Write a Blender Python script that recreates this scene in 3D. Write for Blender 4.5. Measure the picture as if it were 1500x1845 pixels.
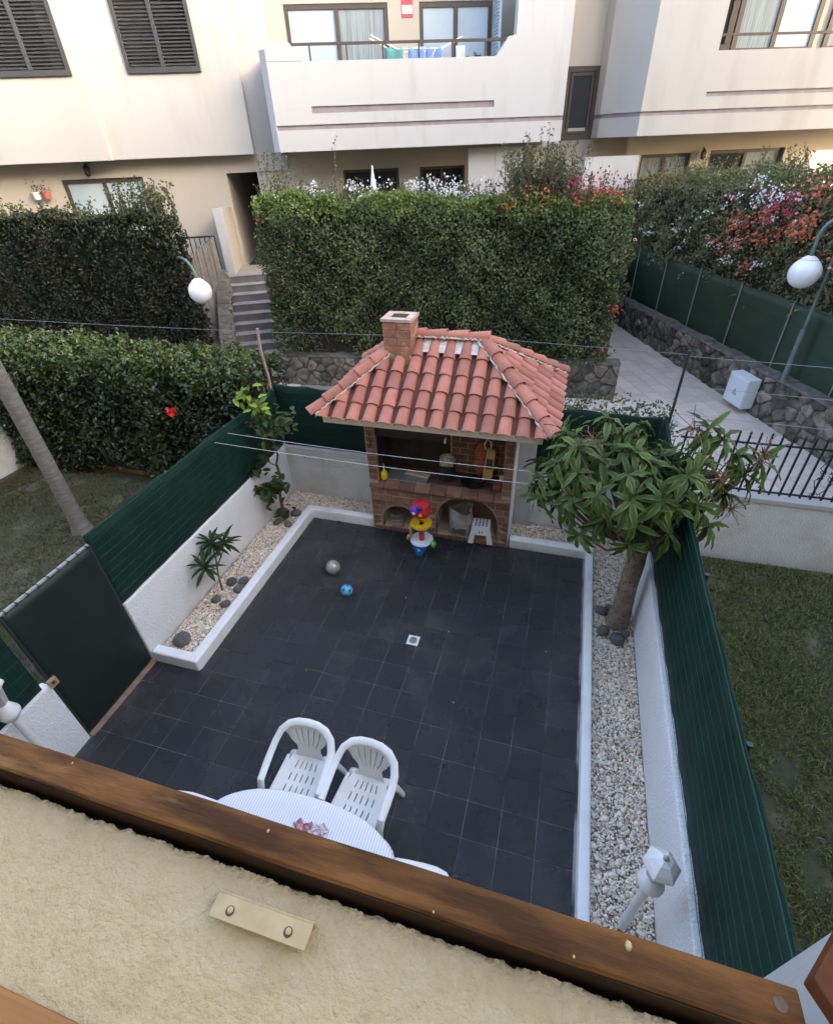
import bpy, bmesh, math, random
import numpy as np
from mathutils import Vector, Matrix
random.seed(7); RNG = np.random.default_rng(11)
for o in list(bpy.data.objects): bpy.data.objects.remove(o, do_unlink=True)
scene = bpy.context.scene
R = math.radians
COL = scene.collection

# ------------------------------------------------------------ camera, sky, sun, exposure
cam = bpy.data.cameras.new('camera'); camo = bpy.data.objects.new('camera', cam); COL.objects.link(camo)
scene.camera = camo
cam.sensor_fit = 'HORIZONTAL'; cam.sensor_width = 36.0; cam.lens = 36.0 * 905 / 1500
cam.clip_start = 0.05; cam.clip_end = 600
M = Matrix(((0.96077204, 0.27537436, -0.03295531), (0.13811645, -0.57812306, -0.80417509), (-0.24050142, 0.76807727, -0.5934782)))
cx, cy, cz = Vector(M[0]), -Vector(M[1]), -Vector(M[2])
mw = Matrix((cx, cy, cz)).transposed().to_4x4(); mw.translation = (1.2947, -4.5612, 5.1409)
camo.matrix_world = mw
scene.render.resolution_x = 832; scene.render.resolution_y = 1024

SUN_EL, SUN_DIR = 13.0, Vector((.97, -.25, 0)).normalized()       # low sun from the right, behind the unseen block added at right
world = bpy.data.worlds.new('World'); scene.world = world; world.use_nodes = True
wn = world.node_tree.nodes; wl = world.node_tree.links
sky = wn.new('ShaderNodeTexSky'); sky.sky_type = 'NISHITA'; sky.sun_disc = False
sky.sun_elevation = R(SUN_EL); sky.sun_rotation = math.atan2(SUN_DIR.x, SUN_DIR.y)
sky.air_density = 0.7; sky.dust_density = 4.0; sky.ozone_density = 0.3
wl.new(sky.outputs[0], wn['Background'].inputs[0]); wn['Background'].inputs[1].default_value = 0.15
sl = bpy.data.lights.new('sun', 'SUN'); sl.energy = 3.0; sl.angle = R(0.6); sl.color = (1.0, 0.86, 0.68)
so = bpy.data.objects.new('sun', sl); COL.objects.link(so)
sv = (SUN_DIR * math.cos(R(SUN_EL)) + Vector((0, 0, math.sin(R(SUN_EL)))))
so.rotation_euler = sv.to_track_quat('Z', 'Y').to_euler(); so.location = (40, -10, 20)
vs = scene.view_settings; vs.view_transform = 'Standard'; vs.look = 'None'; vs.gamma = 1.0; vs.exposure = 3.42

# ------------------------------------------------------------ object helpers
def tag(o, label=None, cat=None, group=None, kind=None):
    if label: o['label'] = label
    if cat: o['category'] = cat
    if group: o['group'] = group
    if kind: o['kind'] = kind
    return o
def thing(name, label, cat, loc=(0, 0, 0), rz=0.0, group=None):
    o = bpy.data.objects.new(name, None); COL.objects.link(o); o.empty_display_size = .1
    o.location = loc; o.rotation_euler = (0, 0, rz)
    return tag(o, label, cat, group)
def link(name, me, mat=None, parent=None, loc=None, rot=None, scale=None):
    o = bpy.data.objects.new(name, me); COL.objects.link(o)
    if mat is not None and len(me.materials) == 0: me.materials.append(mat)
    if parent is not None: o.parent = parent
    if loc is not None: o.location = loc
    if rot is not None: o.rotation_euler = rot
    if scale is not None: o.scale = scale
    return o
def mesh_np(name, V, F, tint=None, smooth=False):
    me = bpy.data.meshes.new(name)
    V = np.asarray(V, np.float32); F = np.asarray(F, np.int32); k = F.shape[1]
    me.vertices.add(len(V)); me.vertices.foreach_set('co', V.ravel())
    me.loops.add(F.size); me.loops.foreach_set('vertex_index', F.ravel())
    me.polygons.add(len(F)); me.polygons.foreach_set('loop_start', np.arange(0, F.size, k, dtype=np.int32))
    if smooth: me.polygons.foreach_set('use_smooth', np.ones(len(F), bool))
    if tint is not None:
        a = me.attributes.new('tint', 'FLOAT_COLOR', 'POINT')
        c = np.ones((len(V), 4), np.float32); c[:, :3] = tint; a.data.foreach_set('color', c.ravel())
    me.update(calc_edges=True); me.validate(); return me

class MB:
    def __init__(s): s.v = []; s.f = []; s.sm = False
    def add(s, vs_, fs): n = len(s.v); s.v += [tuple(x) for x in vs_]; s.f += [tuple(i + n for i in f) for f in fs]; return s
    def box(s, x0, x1, y0, y1, z0, z1):
        return s.add([(x0, y0, z0), (x1, y0, z0), (x1, y1, z0), (x0, y1, z0), (x0, y0, z1), (x1, y0, z1), (x1, y1, z1), (x0, y1, z1)],
                     [(3, 2, 1, 0), (4, 5, 6, 7), (0, 1, 5, 4), (1, 2, 6, 5), (2, 3, 7, 6), (3, 0, 4, 7)])
    def prism(s, poly, z0, z1):                       # plan polygon (ccw) between two heights
        n = len(poly); v = [(x, y, z0) for x, y in poly] + [(x, y, z1) for x, y in poly]
        return s.add(v, [tuple(range(n - 1, -1, -1)), tuple(range(n, 2 * n))] + [(i, (i + 1) % n, n + (i + 1) % n, n + i) for i in range(n)])
    def extr(s, poly, d):                             # 3d polygon extruded by vector d
        n = len(poly); d = Vector(d); v = [Vector(p) for p in poly]; v = v + [p + d for p in v]
        return s.add(v, [tuple(range(n - 1, -1, -1)), tuple(range(n, 2 * n))] + [(i, (i + 1) % n, n + (i + 1) % n, n + i) for i in range(n)])
    def tube(s, pts, r, k=8, cap=True, flat=None, up=(0, 0, 1)):
        pts = [Vector(p) for p in pts]; n = len(pts); rs = r if isinstance(r, (list, tuple)) else [r] * n
        base = len(s.v); prev = None
        for i, p in enumerate(pts):
            t = (pts[min(i + 1, n - 1)] - pts[max(i - 1, 0)]).normalized()
            if prev is None:
                a = Vector(up)
                if abs(a.dot(t)) > .95: a = Vector((1, 0, 0))
                e = (a - t * a.dot(t)).normalized()
            else: e = (prev - t * prev.dot(t)).normalized()
            prev = e; b = t.cross(e)
            ry = rs[i] * (flat if flat else 1)
            for j in range(k):
                q = 2 * math.pi * j / k; s.v.append(tuple(p + e * (math.cos(q) * ry) + b * (math.sin(q) * rs[i])))
        for i in range(n - 1):
            for j in range(k):
                a0 = base + i * k + j; a1 = base + i * k + (j + 1) % k; s.f.append((a0, a1, a1 + k, a0 + k))
        if cap: s.f.append(tuple(base + j for j in range(k - 1, -1, -1))); s.f.append(tuple(base + (n - 1) * k + j for j in range(k)))
        return s
    def lathe(s, prof, k=16, c=(0, 0, 0)):            # (r,z) profile round z
        base = len(s.v); n = len(prof)
        for r, z in prof:
            for j in range(k): q = 2 * math.pi * j / k; s.v.append((c[0] + r * math.cos(q), c[1] + r * math.sin(q), c[2] + z))
        for i in range(n - 1):
            for j in range(k): a0 = base + i * k + j; a1 = base + i * k + (j + 1) % k; s.f.append((a0, a1, a1 + k, a0 + k))
        s.f.append(tuple(base + j for j in range(k - 1, -1, -1))); s.f.append(tuple(base + (n - 1) * k + j for j in range(k)))
        return s
    def grid(s, fn, nu, nv, skip=None):
        base = len(s.v)
        for j in range(nv + 1):
            for i in range(nu + 1): s.v.append(tuple(fn(i / nu, j / nv)))
        for j in range(nv):
            for i in range(nu):
                if skip and skip(i, j): continue
                a = base + j * (nu + 1) + i; s.f.append((a, a + 1, a + nu + 2, a + nu + 1))
        return s
    def mesh(s, name, smooth=False, bevel=0.0, seg=2, ang=40):
        me = bpy.data.meshes.new(name); me.from_pydata(s.v, [], s.f)
        bm = bmesh.new(); bm.from_mesh(me)
        bmesh.ops.remove_doubles(bm, verts=bm.verts, dist=1e-5)
        bmesh.ops.recalc_face_normals(bm, faces=bm.faces)
        if bevel > 0:
            ed = [e for e in bm.edges if len(e.link_faces) == 2 and e.calc_face_angle(0) > R(30)]
            bmesh.ops.bevel(bm, geom=ed, offset=bevel, segments=seg, profile=.6, affect='EDGES', clamp_overlap=True)
        if smooth:
            for f in bm.faces: f.smooth = True
            for e in bm.edges:
                if len(e.link_faces) == 2 and e.calc_face_angle(0) > R(ang): e.smooth = False
        bm.to_mesh(me); bm.free(); me.update(); return me
    def build(s, name, mat, parent=None, smooth=False, bevel=0.0, seg=2, ang=40, **k):
        return link(name, s.mesh(name, smooth, bevel, seg, ang), mat, parent, **k)
def box(name, mat, parent, x0, x1, y0, y1, z0, z1, bevel=0.0, seg=2): return MB().box(x0, x1, y0, y1, z0, z1).build(name, mat, parent, bevel=bevel, seg=seg)

# ------------------------------------------------------------ materials
def mat(name, c, rough=.6, c2=None, vs_=3.0, vlo=.4, vhi=.65, bump=0.0, bs=40.0, bd=.01, metal=0.0, spec=.5, objvar=0.0, tint=False,
        trans=0.0, wave=None, detail=6.0, stretch=None, rvar=0.0, c3=None, s3=12.0, lo3=.6, hi3=.7, alpha=None, coat=0.0):
    m = bpy.data.materials.new(name); m.use_nodes = True; nt = m.node_tree; N = nt.nodes; Lk = nt.links
    b = N['Principled BSDF']; b.inputs['Roughness'].default_value = rough; b.inputs['Metallic'].default_value = metal
    b.inputs['Specular IOR Level'].default_value = spec; b.inputs['Coat Weight'].default_value = coat
    geo = N.new('ShaderNodeNewGeometry'); pos = geo.outputs['Position']
    if stretch:
        mp = N.new('ShaderNodeMapping'); mp.inputs['Scale'].default_value = stretch; Lk.new(pos, mp.inputs[0]); pos = mp.outputs[0]
    def noise(sc, dt=detail, rg=.55):
        n = N.new('ShaderNodeTexNoise'); n.inputs['Scale'].default_value = sc; n.inputs['Detail'].default_value = dt; n.inputs['Roughness'].default_value = rg
        Lk.new(pos, n.inputs['Vector']); return n.outputs['Fac']
    def ramp(s, lo, hi):
        r = N.new('ShaderNodeMapRange'); r.inputs[1].default_value = lo; r.inputs[2].default_value = hi; Lk.new(s, r.inputs[0]); return r.outputs[0]
    def mix(f, a, bb, mode='MIX'):
        x = N.new('ShaderNodeMix'); x.data_type = 'RGBA'; x.blend_type = mode
        if isinstance(f, float): x.inputs[0].default_value = f
        else: Lk.new(f, x.inputs[0])
        for i, q in ((6, a), (7, bb)):
            if isinstance(q, tuple): x.inputs[i].default_value = (*q, 1) if len(q) == 3 else q
            else: Lk.new(q, x.inputs[i])
        return x.outputs[2]
    col = tuple(c)
    if c2 is not None: col = mix(ramp(noise(vs_), vlo, vhi), tuple(c), tuple(c2))
    if c3 is not None: col = mix(ramp(noise(s3), lo3, hi3), col, tuple(c3))
    if tint:
        at = N.new('ShaderNodeAttribute'); at.attribute_name = 'tint'; col = mix(1.0, col, at.outputs['Color'], 'MULTIPLY')
    if objvar:
        oi = N.new('ShaderNodeObjectInfo'); r = N.new('ShaderNodeMapRange'); r.inputs[3].default_value = 1 - objvar; r.inputs[4].default_value = 1 + objvar
        Lk.new(oi.outputs['Random'], r.inputs[0]); cc = N.new('ShaderNodeCombineColor')
        for i in range(3): Lk.new(r.outputs[0], cc.inputs[i])
        col = mix(1.0, col, cc.outputs[0], 'MULTIPLY')
    if isinstance(col, tuple): b.inputs['Base Color'].default_value = (*col, 1)
    else: Lk.new(col, b.inputs['Base Color'])
    if rvar:
        r = N.new('ShaderNodeMapRange'); r.inputs[1].default_value = .3; r.inputs[2].default_value = .7; r.inputs[3].default_value = rough - rvar; r.inputs[4].default_value = rough + rvar
        Lk.new(noise(2.2), r.inputs[0]); Lk.new(r.outputs[0], b.inputs['Roughness'])
    if bump:
        bn = N.new('ShaderNodeBump'); bn.inputs['Strength'].default_value = bump; bn.inputs['Distance'].default_value = bd
        if wave:
            w = N.new('ShaderNodeTexWave'); w.inputs['Scale'].default_value = bs; w.inputs['Distortion'].default_value = wave[1]; w.inputs['Detail'].default_value = 3
            w.inputs['Detail Scale'].default_value = wave[2]; w.bands_direction = wave[0]; Lk.new(pos, w.inputs['Vector']); Lk.new(w.outputs['Fac'], bn.inputs['Height'])
        else: Lk.new(noise(bs, 5.0, .6), bn.inputs['Height'])
        Lk.new(bn.outputs[0], b.inputs['Normal'])
    if trans:
        tr = N.new('ShaderNodeBsdfTranslucent'); mx = N.new('ShaderNodeMixShader'); mx.inputs[0].default_value = trans
        if isinstance(col, tuple): tr.inputs[0].default_value = (*col, 1)
        else: Lk.new(col, tr.inputs[0])
        Lk.new(b.outputs[0], mx.inputs[1]); Lk.new(tr.outputs[0], mx.inputs[2]); Lk.new(mx.outputs[0], N['Material Output'].inputs[0])
    return m
def emptymat(name): return mat(name, (.5, .5, .5))

MT = dict(
 slate=mat('slate tile', (.0105, .0115, .0175), .28, (.019, .0195, .025), 3.0, .35, .7, bump=.8, bs=20, wave=('DIAGONAL', 22.0, 2.6), bd=.005, objvar=.32, rvar=.12, c3=(.066, .060, .056), s3=.8, lo3=.50, hi3=.74, spec=.9),  # warm lighter patches paint in dust and the uneven floor sheen
 grout=mat('grey grout', (.32, .31, .30), .9, (.05, .05, .05), 1.9, .42, .62),
 stucco=mat('white stucco', (.87, .87, .87), .85, (.79, .78, .76), 1.2, .45, .8, bump=.9, bs=42, bd=.03),
 stucco2=mat('weathered white stucco', (.86, .85, .84), .9, (.70, .65, .59), 1.6, .5, .75, bump=1.0, bs=40, bd=.04),
 kerb=mat('white painted kerb', (.85, .84, .83), .7, (.66, .62, .57), 3.0, .5, .8, bump=.35, bs=30, bd=.01),
 facade=mat('warm white facade paint', (.43, .415, .395), .85, (.395, .38, .36), .6, .35, .75, bump=.25, bs=120, bd=.004, c3=(.34, .32, .29), s3=1.6, lo3=.53, hi3=.85, stretch=(1, 1, .18)),
 facade2=mat('white balcony paint', (.46, .455, .455), .85, (.425, .42, .42), .7, .4, .8, bump=.25, bs=120, bd=.004, c3=(.34, .33, .32), s3=2.2, lo3=.54, hi3=.85, stretch=(1, 1, .15)),
 cream=mat('cream facade paint', (.43, .385, .32), .85, (.395, .35, .29), .7, .4, .8, bump=.2, bs=120, bd=.004),
 stripe=mat('grey violet trim paint', (.27, .235, .255), .8, (.22, .19, .20), 4),
 brownwood=mat('dark brown painted wood', (.062, .045, .036), .55, (.045, .033, .028), 6, objvar=.1),
 shutter=mat('brown louvre paint', (.046, .047, .050), .6, (.036, .037, .040), 5, objvar=.15),
 blueshut=mat('pale blue shutter paint', (.50, .58, .66), .6),
 glass=mat('window glass', (.022, .024, .028), .12, spec=.4),
 frost=mat('blind behind glass', (.36, .44, .49), .2, (.42, .49, .53), 1.2, spec=.4),
 curtain=mat('net curtain behind glass', (.27, .31, .32), .2, (.16, .19, .205), 5, stretch=(9, 9, .15), spec=.4),
 darkroom=mat('dark interior', (.02, .02, .024), .9),
 terr=mat('terracotta roof tile', (.42, .155, .106), .8, (.46, .19, .135), 7, bump=.35, bs=50, bd=.006, objvar=.2, c3=(.35, .13, .09), s3=3, lo3=.58, hi3=.8),
 terr_dark=mat('roof bed', (.20, .085, .06), .9, bump=.3),
 mortar=mat('white lime mortar', (.74, .70, .65), .95, (.6, .54, .49), 12, bump=1.0, bs=50, bd=.02),
 brick=mat('brown brick', (.205, .098, .066), .85, (.275, .14, .095), 6, bump=.6, bs=60, bd=.006, objvar=.22),
 brickl=mat('pale chimney brick', (.30, .135, .085), .85, (.40, .20, .13), 9, bump=.7, bs=60, bd=.008, objvar=.18, c3=(.5, .36, .25), s3=14, lo3=.55, hi3=.68),
 bmortar=mat('sandy brick mortar', (.52, .39, .275), .95, (.42, .305, .21), 6, bump=.5, bs=60),
 soot=mat('sooty brick', (.03, .024, .022), .9, (.055, .036, .028), 4, bump=.6, bs=30),
 cement=mat('grey cement', (.36, .33, .29), .9, (.26, .24, .21), 4, bump=.4, bs=40),
 screen=mat('green screen cloth', (.004, .026, .0165), .5, (.006, .036, .025), 2.5, bump=.6, bs=34, wave=('Z', 1.0, 1.0), bd=.003, spec=.22),
 screend=mat('dark green gate cloth', (.0055, .0135, .0115), .6, (.008, .018, .0155), 3, bump=.3, bs=120, bd=.003),
 gwire=mat('green coated wire', (.016, .062, .045), .6, spec=.25),
 gmetal=mat('green painted metal', (.010, .040, .032), .5, (.016, .05, .04), 8),
 grey_metal=mat('galvanised metal', (.35, .36, .35), .45, (.28, .28, .27), 12, metal=.5),
 iron=mat('dark wrought iron', (.018, .022, .032), .45),
 pole=mat('grey green lamp pole', (.14, .19, .18), .45, (.10, .14, .14), 5),
 globe=mat('opal white globe', (.82, .84, .88), .25, spec=.6),
 whitep=mat('white plastic', (.80, .78, .74), .38, (.74, .71, .66), 5, spec=.5),
 lampw=mat('white lamp enamel', (.76, .74, .73), .4),
 pebble=mat('pale pebble', (.76, .685, .60), .8, tint=True, bump=.3, bs=120, bd=.003),
 bed=mat('gravel bed soil', (.20, .165, .13), .95, (.30, .25, .20), 20, bump=.5),
 rock=mat('grey basalt cobble', (.085, .082, .080), .85, (.13, .125, .12), 12, bump=.7, bs=70, bd=.008, objvar=.25),
 volc=mat('volcanic wall stone', (.12, .105, .085), .9, (.24, .205, .155), 5, bump=1.0, bs=22, bd=.03, objvar=.6, c3=(.055, .05, .05), s3=7, lo3=.5, hi3=.7),
 volmort=mat('rubble mortar', (.10, .092, .08), .95, (.17, .155, .13), 6, bump=1.0, bs=30, bd=.03),
 ptile=mat('pinkish path tile', (.55, .46, .40), .7, (.60, .51, .445), 2, objvar=.08, bump=.2, bs=60),
 stile=mat('grey stair tile', (.27, .245, .225), .75, (.33, .30, .27), 2.5, objvar=.1, bump=.3, bs=50),
 sriser=mat('dark stair riser', (.13, .12, .12), .75, (.17, .155, .15), 4, objvar=.12, bump=.3, bs=50),
 joint=mat('path joint', (.24, .22, .20), .9),
 lawn=mat('lawn soil', (.065, .055, .034), .95, (.050, .060, .022), 4, .35, .6, bump=.7, bs=25, bd=.03, c3=(.17, .15, .11), s3=2.2, lo3=.55, hi3=.7),
 earth=mat('bare earth', (.10, .08, .06), .95, (.07, .055, .04), 4, bump=.7, bs=20),
 grass=mat('grass blade', (1, 1, 1), .6, tint=True, trans=.25),
 leaf=mat('hedge leaf', (1, 1, 1), .5, tint=True, trans=.25, spec=.4),
 gloss=mat('glossy leaf', (1, 1, 1), .33, tint=True, trans=.18, spec=.5),
 mango=mat('mango leaf', (1, 1, 1), .5, tint=True, trans=.28, objvar=.4, spec=.22),
 petal=mat('petal', (1, 1, 1), .6, tint=True, trans=.3),
 bark=mat('brown bark', (.20, .15, .10), .9, (.32, .25, .17), 7, bump=1.0, bs=28, bd=.03, c3=(.07, .05, .04), s3=22, lo3=.58, hi3=.64),
 twig=mat('grey brown twig', (.11, .085, .065), .9, (.16, .13, .10), 9),
 palm=mat('grey palm bark', (.15, .14, .13), .9, (.22, .205, .19), 6, bump=.7, bs=30, bd=.02, stretch=(1, 1, 4)),
 reed=mat('grey reed', (.20, .182, .162), .9, (.145, .13, .118), 8, objvar=.25),
 wood=mat('varnished brown wood', (.19, .080, .022), .72, (.060, .024, .008), 8, .38, .62, bump=.8, bs=60, bd=.004, stretch=(.35, 2.2, 2.2), c3=(.34, .17, .06), s3=6.5, lo3=.54, hi3=.72, rvar=.1, spec=.15),
 wood2=mat('orange varnished wood', (.40, .17, .03), .6, (.20, .075, .02), 5, bump=.2, bs=60, bd=.003, stretch=(.25, 2.2, 2.2)),
 wood3=mat('red brown post wood', (.12, .040, .014), .7, (.075, .026, .011), 6, spec=.15, stretch=(2, 2, .3)),
 plaster=mat('ochre plaster', (.60, .455, .255), .9, (.55, .41, .22), 25, .35, .7, bump=1.0, bs=80, bd=.014, c3=(.47, .335, .165), s3=7, lo3=.55, hi3=.8),
 steel=mat('cream painted steel', (.50, .37, .19), .6, (.42, .30, .15), 15), shadeboard=mat('dark shade board', (.048, .026, .014), .7, (.028, .015, .009), 7, stretch=(.3, 2, 2), spec=.1),  # second material: shade beside the handrail put into a dark colour
 screenr=mat('sage green screen cloth', (.016, .040, .022), .6, (.022, .050, .027), 2.0, bump=.3, bs=60, bd=.003),
 screw=mat('rusty screw', (.12, .07, .035), .5, metal=.6),
 line=mat('white clothesline', (.85, .85, .84), .5),
 thin=mat('grey wire', (.30, .32, .33), .4, metal=.4),
 cloth=mat('white cloth', (.78, .77, .77), .9),
 hostw=mat('host house render', (.62, .52, .36), .9),
)
def flat(name, c, rough=.45, **k):
    if name not in MT: MT[name] = mat(name, c, rough, **k)
    return MT[name]
def val(c, n, spread=.3, hue=.12):           # n tints round a colour
    t = np.array(c)[None] * (1 + spread * RNG.uniform(-1, 1, (n, 1))); return np.clip(t * (1 + hue * RNG.uniform(-1, 1, (n, 3))), .001, 1)

# ------------------------------------------------------------ foliage
def leaves(name, P, A, Nn, Ls, Ws, T, mt, parent, fold=.25):
    P, A, Nn, T = map(np.asarray, (P, A, Nn, T)); n = len(P)
    A = A / np.linalg.norm(A, axis=1, keepdims=True); B = np.cross(A, Nn); B /= np.linalg.norm(B, axis=1, keepdims=True) + 1e-9; C = np.cross(B, A)
    Ls = np.broadcast_to(Ls, (n,))[:, None]; Ws = np.broadcast_to(Ws, (n,))[:, None]
    mid = P + A * Ls * .08 - C * Ws * .0
    V = np.stack([P - A * Ls * .5, mid + B * Ws * .5 + C * Ws * fold, P + A * Ls * .5 - C * Ls * .12, mid - B * Ws * .5 + C * Ws * fold], 1).reshape(-1, 3)
    i = np.arange(n)[:, None] * 4; F = np.concatenate([i + [0, 1, 2], i + [0, 2, 3]], 0)
    me = mesh_np(name, V, F, np.repeat(T, 4, 0)); o = link(name, me, mt, parent); o['kind'] = 'stuff'; return o
def rdir(n): d = RNG.normal(size=(n, 3)); return d / np.linalg.norm(d, axis=1, keepdims=True)
def lump(P, sc=1.0, seed=0.0):               # smooth pseudo noise -1..1
    x, y, z = (P * sc).T; s = seed
    return (np.sin(2.1 * x + 1.3 * z + s) * np.sin(1.7 * z - 1.1 * y + 2 * s) + .6 * np.sin(4.3 * x - 2.9 * z + 1 + s) * np.cos(3.7 * y + 2.2 * z) + .4 * np.sin(8.1 * x + 3 + s) * np.sin(7.3 * z + 5.1 * y)) / 2
# ------------------------------------------------------------ ground, lawns, paths
TH = R(23); UX, UY = math.cos(TH), math.sin(TH); NX, NY = math.sin(TH), -math.cos(TH)
def bl(s, off, z): return (-8.4 + UX * s + NX * off, 10.0 + UY * s + NY * off, z)     # opposite building: along facade, outward, up
g = MB().add([(-150, -150, -.12), (150, -150, -.12), (150, 150, -.12), (-150, 150, -.12)], [(0, 1, 2, 3)]).build('ground', MT['earth']); tag(g, kind='structure')
def lawn(name, x0, x1, y0, y1):
    n = 24; o = MB().grid(lambda a, b: (x0 + (x1 - x0) * a, y0 + (y1 - y0) * b, .012 * math.sin(9 * a + 5 * b) + .01 * math.sin(17 * b - 6 * a) - .01), n, n).build(name, MT['lawn'], smooth=True); return tag(o, kind='structure')
lawn('lawn', -9.2, -3.28, -6, 2.0); lawn('lawn', 2.82, 14, -6, 2.05)
def grass(name, x0, x1, y0, y1, n, cols, hmin, hmax, label, patch):
    P = np.c_[RNG.uniform(x0, x1, n), RNG.uniform(y0, y1, n), np.zeros(n)]
    keep = lump(P, 1.6, patch) + .45 * lump(P, 5.0, patch) + RNG.uniform(-.5, .5, n) > -.30; P = P[keep]; n = len(P)
    a = RNG.uniform(0, 2 * math.pi, n); h = RNG.uniform(hmin, hmax, n); w = .004 + .003 * RNG.random(n); ln = RNG.uniform(.3, 1.4, n) * h
    d = np.c_[np.cos(a), np.sin(a), 0 * a]; b = np.c_[-np.sin(a), np.cos(a), 0 * a]
    mid = P + d * (ln * .35)[:, None]; mid[:, 2] += h * .7; tip = P + d * ln[:, None]; tip[:, 2] += h
    V = np.stack([P - b * w[:, None], P + b * w[:, None], mid + b * w[:, None] * .8, mid - b * w[:, None] * .8, tip], 1).reshape(-1, 3)
    i = np.arange(n)[:, None] * 5; F = np.concatenate([i + [0, 1, 2], i + [0, 2, 3], i + [3, 2, 4]], 0)
    T = np.array(cols)[RNG.integers(0, len(cols), n)] * RNG.uniform(.6, 1.3, (n, 1))
    o = link(name, mesh_np(name, V, F, np.repeat(T, 5, 0)), MT['grass']); return tag(o, label, 'grass', kind='stuff')
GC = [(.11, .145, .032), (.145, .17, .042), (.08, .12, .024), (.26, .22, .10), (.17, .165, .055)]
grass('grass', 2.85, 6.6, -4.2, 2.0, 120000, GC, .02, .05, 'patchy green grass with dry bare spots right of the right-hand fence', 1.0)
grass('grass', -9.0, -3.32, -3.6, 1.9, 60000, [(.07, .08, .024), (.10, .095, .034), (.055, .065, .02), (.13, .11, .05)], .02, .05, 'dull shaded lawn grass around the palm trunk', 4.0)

# patio floor and its slate tiles
T_ = .33
fl = MB().prism([(-3.13, -6), (2.02, -6), (2.02, 1.54), (-2.47, 1.54), (-2.47, -1.68), (-3.13, -1.68)], -.11, -.007).build('patio_floor', MT['grout']); tag(fl, kind='structure')
tcache = {}
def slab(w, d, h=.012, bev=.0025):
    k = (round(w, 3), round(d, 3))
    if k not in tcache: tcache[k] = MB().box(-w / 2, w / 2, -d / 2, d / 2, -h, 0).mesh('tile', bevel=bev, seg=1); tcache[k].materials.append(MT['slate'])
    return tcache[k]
for c in range(-10, 7):
    for r in range(-5, 13):
        x0, x1, y1, y0 = c * T_, (c + 1) * T_, -r * T_, -(r + 1) * T_
        x0 = max(x0, -3.12 if y1 <= -1.6 else -2.465); x1 = min(x1, 2.005); y1 = min(y1, 1.535)
        if x1 < -2.45: y1 = min(y1, -1.69)
        if x1 - x0 < .03 or y1 - y0 < .03: continue
        gp = .0055
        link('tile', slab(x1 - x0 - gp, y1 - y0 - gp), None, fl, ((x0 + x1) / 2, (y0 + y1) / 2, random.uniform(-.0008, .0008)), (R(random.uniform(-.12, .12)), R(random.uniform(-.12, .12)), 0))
# floor drain
d = thing('floor_drain', 'small square white floor drain set in the dark tiles', 'drain', (-.066, -.582, 0))
box('frame', MT['lampw'], d, -.075, .075, -.075, .075, .0005, .005, .002, 1)
MB().lathe([(.055, .005), (.055, .007), (.045, .0075)], 20).build('grate', flat('drain grey', (.30, .30, .31), .5), d)
m = MB()
for i in range(-2, 3): m.box(-.035, .035, i * .016 - .004, i * .016 + .004, .0076, .0085)
m.build('slot', flat('drain slot', (.04, .04, .04)), d)

# kerbs of the planting beds (one rendered kerb with a rounded top per side)
def kerb(name, label, poly, h): o = MB().prism(poly, -.1, h).build(name, MT['kerb'], bevel=.03, seg=4, smooth=True, ang=60); return tag(o, label, 'kerb', 'white kerbs round the gravel beds')
kerb('kerb', 'white rounded kerb along the left gravel bed, turning the corner at the gate', [(-2.47, -1.69), (-2.47, 1.545), (-1.36, 1.545), (-1.36, 1.665), (-2.60, 1.665), (-2.60, -1.56), (-3.12, -1.56), (-3.12, -1.69)], .17)
kerb('kerb', 'white rounded kerb along the right gravel bed below the mango tree', [(2.005, -6), (2.105, -6), (2.105, 1.69), (.86, 1.69), (.86, 1.56), (2.005, 1.56)], .14)

# gravel beds
def ico(sub):
    bm = bmesh.new(); bmesh.ops.create_icosphere(bm, subdivisions=sub, radius=1.0)
    V = np.array([v.co[:] for v in bm.verts]); F = np.array([[v.index for v in f.verts] for f in bm.faces]); bm.free(); return V, F
IV, IF = ico(2); IV1, IF1 = ico(1)
def pebbles(name, rects, zb, dens, label, size=(.007, .0145), fine=True):
    Ps = []
    for x0, x1, y0, y1 in rects:
        n = int(dens * (x1 - x0) * (y1 - y0)); Ps.append(np.c_[RNG.uniform(x0, x1, n), RNG.uniform(y0, y1, n), zb + RNG.uniform(-.006, .012, n)])
    P = np.concatenate(Ps); n = len(P); V0, F0 = (IV1, IF1)
    rad = RNG.uniform(*size, n) * (1 + 1.0 * (RNG.random(n) > .94)); sc = np.stack([RNG.uniform(.8, 1.25, n), RNG.uniform(.7, 1.1, n), RNG.uniform(.5, .8, n)], 1) * rad[:, None]
    a = RNG.uniform(0, 2 * math.pi, n); ca, sa = np.cos(a), np.sin(a)
    V = V0[None] * (1 + RNG.uniform(-.12, .12, (n, len(V0), 1))) * sc[:, None]
    x = V[..., 0] * ca[:, None] - V[..., 1] * sa[:, None]; y = V[..., 0] * sa[:, None] + V[..., 1] * ca[:, None]
    V = np.stack([x, y, V[..., 2]], 2) + P[:, None]
    F = (F0[None] + (np.arange(n) * len(V0))[:, None, None]).reshape(-1, 3)
    cols = np.array([(1.15, 1.12, 1.08), (1.0, .95, .90), (.85, .75, .65), (.72, .62, .54), (1.2, 1.2, 1.2), (.95, .78, .62), (.55, .50, .47)])
    T = cols[RNG.choice(len(cols), n, p=[.28, .27, .15, .08, .16, .04, .02])] * RNG.uniform(.85, 1.1, (n, 1))
    o = link(name, mesh_np(name, V.reshape(-1, 3), F, np.repeat(T, len(V0), 0), smooth=True), MT['pebble']); return tag(o, label, 'gravel', kind='stuff')
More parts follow.
